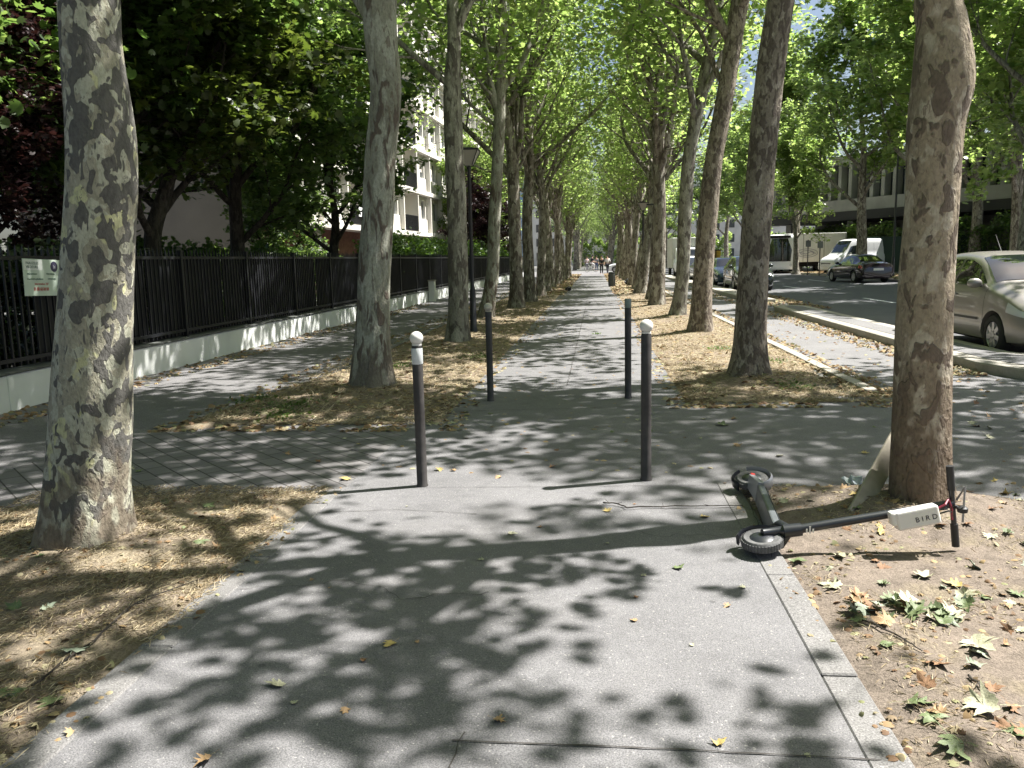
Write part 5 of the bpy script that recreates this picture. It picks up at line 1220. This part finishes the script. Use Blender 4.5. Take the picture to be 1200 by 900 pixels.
litter('leaf_litter', area_pts(1500, 4.35, 4.86, 10.6, 40, 1.4), .04, .09, 'leaves drifted against the raised island', zo=.008)
litter('leaf_litter', area_pts(1200, 5.2, 6.6, 23.5, 34), .06, .12, 'yellow leaves piled on the island end', zo=.03)
litter('leaf_litter', area_pts(2600, 15.4, 20, 44, 72), .14, .26, 'pale dry leaves on the soil across the road', zo=.03)
litter('leaf_litter', area_pts(900, -6.48, -5.9, 7, 30, 1.5), .04, .09, 'leaves gathered at the foot of the low wall', zo=.008)
litter('leaf_litter', clump(area_pts(1500, .85, 2.9, 1.6, 5.6), th=-.1, seed=9), .015, .05, 'small leaf scraps on the bare soil by the scooter', zo=.006)
litter('leaf_litter', clump(area_pts(1500, -3.8, -1.75, 1.8, 5.4), th=-.1, seed=9), .015, .05, 'small leaf scraps in the straw at the left', zo=.008)
litter('leaf_litter', area_pts(260, -1.7, .9, 5.8, 30, 1.5), .03, .07, 'scattered small leaves on the promenade', zo=.004, tilt=.2)
litter('leaf_litter', area_pts(420, 2.9, 4.8, 4, 30, 1.5), .03, .08, 'scattered small leaves on the cycle lane', zo=.004, tilt=.2)
M_WEED = leafmat('weed', [(.05, .10, .02), (.09, .15, .03), (.12, .16, .05)], ((.1, .2, .03), (.2, .3, .05)), .35)
wp = []
for (px, py, r_, n_) in [(340, 478, .35, 260), (300, 470, .25, 120), (560, 420, .3, 120), (930, 455, .3, 160), (900, 425, .3, 120), (470, 430, .3, 120), (330, 490, .25, 120), (850, 410, .3, 120), (700, 392, .1, 30)]:
    p = at(px, py)
    for i in range(n_): wp.append((p.x+rng.normal()*r_*.5, p.y+rng.normal()*r_*.6))
litter('weeds', np.array(wp), .02, .045, 'low green weeds in the planting soil', M_WEED, tilt=.7, zo=.02)

# individual fallen leaves
M_FL = {'pale': plain('leaf_pale', (.38, .37, .25), .7, var=.35, scale=22), 'yellow': plain('leaf_yellow', (.42, .32, .11), .7, var=.35, scale=22), 'ochre': plain('leaf_ochre', (.33, .215, .11), .7, var=.3, scale=25),
        'brown': plain('leaf_brown', (.22, .12, .06), .75, var=.35, scale=25), 'green': plain('leaf_green', (.12, .155, .065), .6, var=.45, scale=25), 'grey-green': plain('leaf_greygreen', (.26, .30, .22), .7, var=.2, scale=25)}
PL = []
half = [(0, -.42), (.10, -.40), (.22, -.46), (.30, -.36), (.42, -.30), (.36, -.20), (.52, -.08), (.62, .06), (.44, .04), (.30, .02), (.34, .16), (.50, .34), (.36, .34), (.20, .24), (.16, .38), (.10, .50), (0, .72)]
PL = half+[(-x, y) for x, y in half[-2:0:-1]]
def leaf_mesh(seed):
    rr = random.Random(seed); b = bmesh.new(); cx, cy = 0, -.05
    ca, cb_ = rr.uniform(.5, 1.9), rr.uniform(-.9, 1.5); ph = rr.uniform(0, 6.28)
    def zf(x, y): return ca*.35*x*x+cb_*.22*y*y+.05*sin(7*x+ph)+.04*cos(8*y+ph)
    P = [(x*(1+rr.uniform(-.2, .12)), y*(1+rr.uniform(-.2, .12))) for x, y in PL]; rings = []
    for s_ in (.33, .66, 1.0): rings.append([b.verts.new((cx+(x-cx)*s_, cy+(y-cy)*s_, zf(cx+(x-cx)*s_, cy+(y-cy)*s_)+(-.02 if s_ < 1 and (i % 6 == 0) else 0))) for i, (x, y) in enumerate(P)])
    c = b.verts.new((cx, cy, zf(cx, cy))); n = len(P)
    for i in range(n):
        j = (i+1) % n; b.faces.new((c, rings[0][i], rings[0][j]))
        for k in range(2): b.faces.new((rings[k][i], rings[k+1][i], rings[k+1][j], rings[k][j]))
    # stalk
    s = [(0, -.42), (.02, -.62), (.06, -.85), (.12, -1.0)]
    for (x0, y0), (x1, y1) in zip(s[:-1], s[1:]):
        q = [b.verts.new((x0-.012, y0, .02)), b.verts.new((x0+.012, y0, .02)), b.verts.new((x1+.012, y1, .03)), b.verts.new((x1-.012, y1, .03))]; b.faces.new(q)
    for f in b.faces: f.smooth = True
    zmin = min(v.co.z for v in b.verts)
    for v in b.verts: v.co.z -= zmin
    me = bpy.data.meshes.new('fallen_leaf'); b.to_mesh(me); b.free(); return me
LM = {k: [leaf_mesh(i*7+hash_) for i in range(7)] for hash_, k in enumerate(M_FL)}
for k, ms in LM.items():
    for m_ in ms: m_.materials.append(M_FL[k])
rr = random.Random(42)
def leaf(x, y, s, k, label, group=None, zo=.0, tilt=.15):
    o = bpy.data.objects.new('fallen_leaf', rr.choice(LM[k])); COL.objects.link(o); o.location = (x, y, gz(x, y, .005)+.002+zo)
    o.rotation_euler = (rr.gauss(0, tilt), rr.gauss(0, tilt), rr.uniform(0, 6.28)); s *= .86; o.scale = (s*rr.uniform(.75, 1.05), s, s*rr.uniform(.6, 1.4)); return tag(o, label, 'leaf', group)
HERO = [(323, 805, .085, 'pale', 'pale yellow-green leaf lying alone at the lower left of the asphalt'), (457, 757, .075, 'yellow', 'yellow curled leaf lying on the asphalt left of the centre'), (585, 846, .05, 'ochre', 'small ochre leaf near the bottom centre of the asphalt'),
    (843, 873, .055, 'yellow', 'yellow leaf beside the bottom joint of the asphalt'), (600, 627, .06, 'pale', 'pale leaf in the trunk shadow at the centre of the path'), (795, 667, .07, 'green', 'green curled leaf on the asphalt below the scooter wheel'),
    (754, 676, .035, 'pale', 'tiny pale leaf left of the green curled leaf'), (870, 690, .045, 'pale', 'pale torn leaf near the right kerb of the path'), (405, 562, .10, 'yellow', 'cream leaf at the corner of the paved crossing'), (846, 499, .14, 'green', 'green leaf lying on the crossing at the right'),
    (864, 523, .10, 'ochre', 'ochre leaf on the crossing above the scooter'), (826, 607, .07, 'yellow', 'yellow leaf left of the scooter wheel'), (712, 600, .06, 'yellow', 'yellow leaf at the end of the long twig'), (240, 895, .07, 'ochre', 'orange leaf at the bottom edge of the photo'),
    (1148, 762, .16, 'pale', 'large pale star-shaped leaf on the bare soil at the right'), (1155, 705, .07, 'green', 'dark green folded leaf on the right soil'), (1118, 690, .09, 'yellow', 'golden leaf standing on the right soil'), (1130, 702, .10, 'pale', 'pale leaf beside the golden leaf'),
    (1082, 681, .10, 'pale', 'curled pale leaf between the scooter and the golden leaf'), (935, 660, .09, 'green', 'bright green leaf under the scooter stem'), (985, 658, .12, 'pale', 'pale leaf on its edge below the stem'), (975, 690, .12, 'pale', 'whitish leaf by the kerb below the scooter'),
    (1095, 786, .12, 'brown', 'brown leaf lying right of the leaf heap'), (1140, 788, .08, 'grey-green', 'grey-green leaf at the right of the soil'), (1190, 702, .08, 'green', 'green leaf at the right edge of the photo'), (1150, 838, .16, 'pale', 'large whitish curled leaf at the lower right'),
    (1075, 832, .10, 'green', 'green leaf at the lower edge of the soil'), (1120, 885, .15, 'green', 'big yellow-green leaf at the bottom right corner'), (1040, 765, .08, 'green', 'green curled leaf beside the kerb'), (235, 643, .09, 'green', 'green leaf in the straw right of the nearest left tree'),
    (245, 596, .10, 'green', 'green leaf near the paved crossing in the straw'), (18, 718, .10, 'green', 'green leaf at the left edge of the straw'), (88, 770, .13, 'grey-green', 'grey-green leaf lying in the straw at the lower left'), (10, 822, .12, 'green', 'green leaf at the far left edge low down'), (60, 826, .11, 'green', 'dark green leaf beside the kerb at the lower left')]
for px, py, s, k, lb in HERO: p = at(px, py); leaf(p.x, p.y, s, k, lb, 'single fallen plane leaves')
cx_ = at(1045, 722)
KN = {'pale': 'pale', 'yellow': 'yellow', 'ochre': 'ochre', 'brown': 'brown', 'green': 'green', 'grey-green': 'grey-green'}
ks = list(M_FL)
for i in range(34):
    k = rr.choice(['green', 'green', 'brown', 'ochre', 'pale', 'grey-green', 'green'])
    leaf(cx_.x+rr.gauss(0, .15)+.06, cx_.y+rr.gauss(0, .07), rr.uniform(.07, .12), k, f'{KN[k]} leaf in the heap on the right soil', f'{KN[k]} leaves of the heap', zo=rr.uniform(0, .02), tilt=.35)
def scatter(n, x0, x1, y0, y1, smin, smax, where, keys, tilt=.3):
    for i in range(n):
        x = rr.uniform(x0, x1); y = y0+(y1-y0)*rr.random(); k = rr.choice(keys); leaf(x, y, rr.uniform(smin, smax), k, f'{KN[k]} leaf {where}', f'{KN[k]} leaves {where}', tilt=tilt)
scatter(50, 1.0, 2.7, 2.3, 4.4, .045, .09, 'scattered on the bare soil at the right', ['brown', 'brown', 'ochre', 'pale', 'green', 'grey-green'])
scatter(26, 1.2, 2.4, 2.1, 2.9, .06, .12, 'crowded at the lower right corner', ['brown', 'ochre', 'pale', 'green'], .4)
scatter(30, 1.0, 2.7, 4.4, 5.5, .05, .09, 'on the soil behind the scooter', ['brown', 'ochre', 'yellow', 'pale', 'green'])
scatter(36, -3.8, -1.95, 2.3, 5.2, .04, .08, 'caught in the straw at the left', ['brown', 'brown', 'ochre', 'green', 'grey-green'])
scatter(16, -1.6, .8, 2.4, 5.4, .02, .045, 'fallen on the near asphalt', ['brown', 'pale', 'ochre'], .15)
scatter(40, -3.8, 3.8, 5.6, 8.4, .04, .08, 'fallen on the crossing', ['brown', 'yellow', 'ochre', 'pale', 'green'], .2)
scatter(20, 2.9, 3.9, 5.6, 8.6, .06, .10, 'heaped at the end of the cycle lane', ['ochre', 'brown', 'pale', 'green'], .4)
# twigs
def twig(pts, r, label, rs=0):
    r2 = random.Random(rs); P = []
    for a, b in zip(pts[:-1], pts[1:]):
        for i in range(4): q = at(a[0]+(b[0]-a[0])*i/4, a[1]+(b[1]-a[1])*i/4); P.append(Vector((q.x+r2.uniform(-.008, .008), q.y+r2.uniform(-.008, .008), gz(q.x, q.y)+r+.004+r2.uniform(0, .006))))
    q = at(*pts[-1]); P.append(Vector((q.x, q.y, gz(q.x, q.y)+r+.003)))
    m_ = MB(); m_.tube(P, [r*(1-.5*i/len(P)) for i in range(len(P))], 6)
    for i in range(2, len(P)-2, 3): d_ = Vector((r2.uniform(-.05, .05), r2.uniform(-.06, .06), .01)); m_.tube([P[i], P[i]+d_], [r*.5, r*.2], 5)
    tag(m_.build('twig', BARK_DARK, sm=True), label, 'twig', 'twigs on the ground')
twig([(706, 592), (720, 593), (735, 598), (790, 596), (870, 595)], .005, 'long bent twig lying across the asphalt towards the scooter')
twig([(40, 815), (110, 760), (160, 718), (240, 680)], .005, 'long straight twig lying in the straw at the lower left', 3)
twig([(1135, 800), (1155, 822)], .005, 'short twig on the soil at the lower right', 4)
twig([(1010, 735), (1060, 760), (1080, 772)], .004, 'thin twig beside the leaf heap', 5)
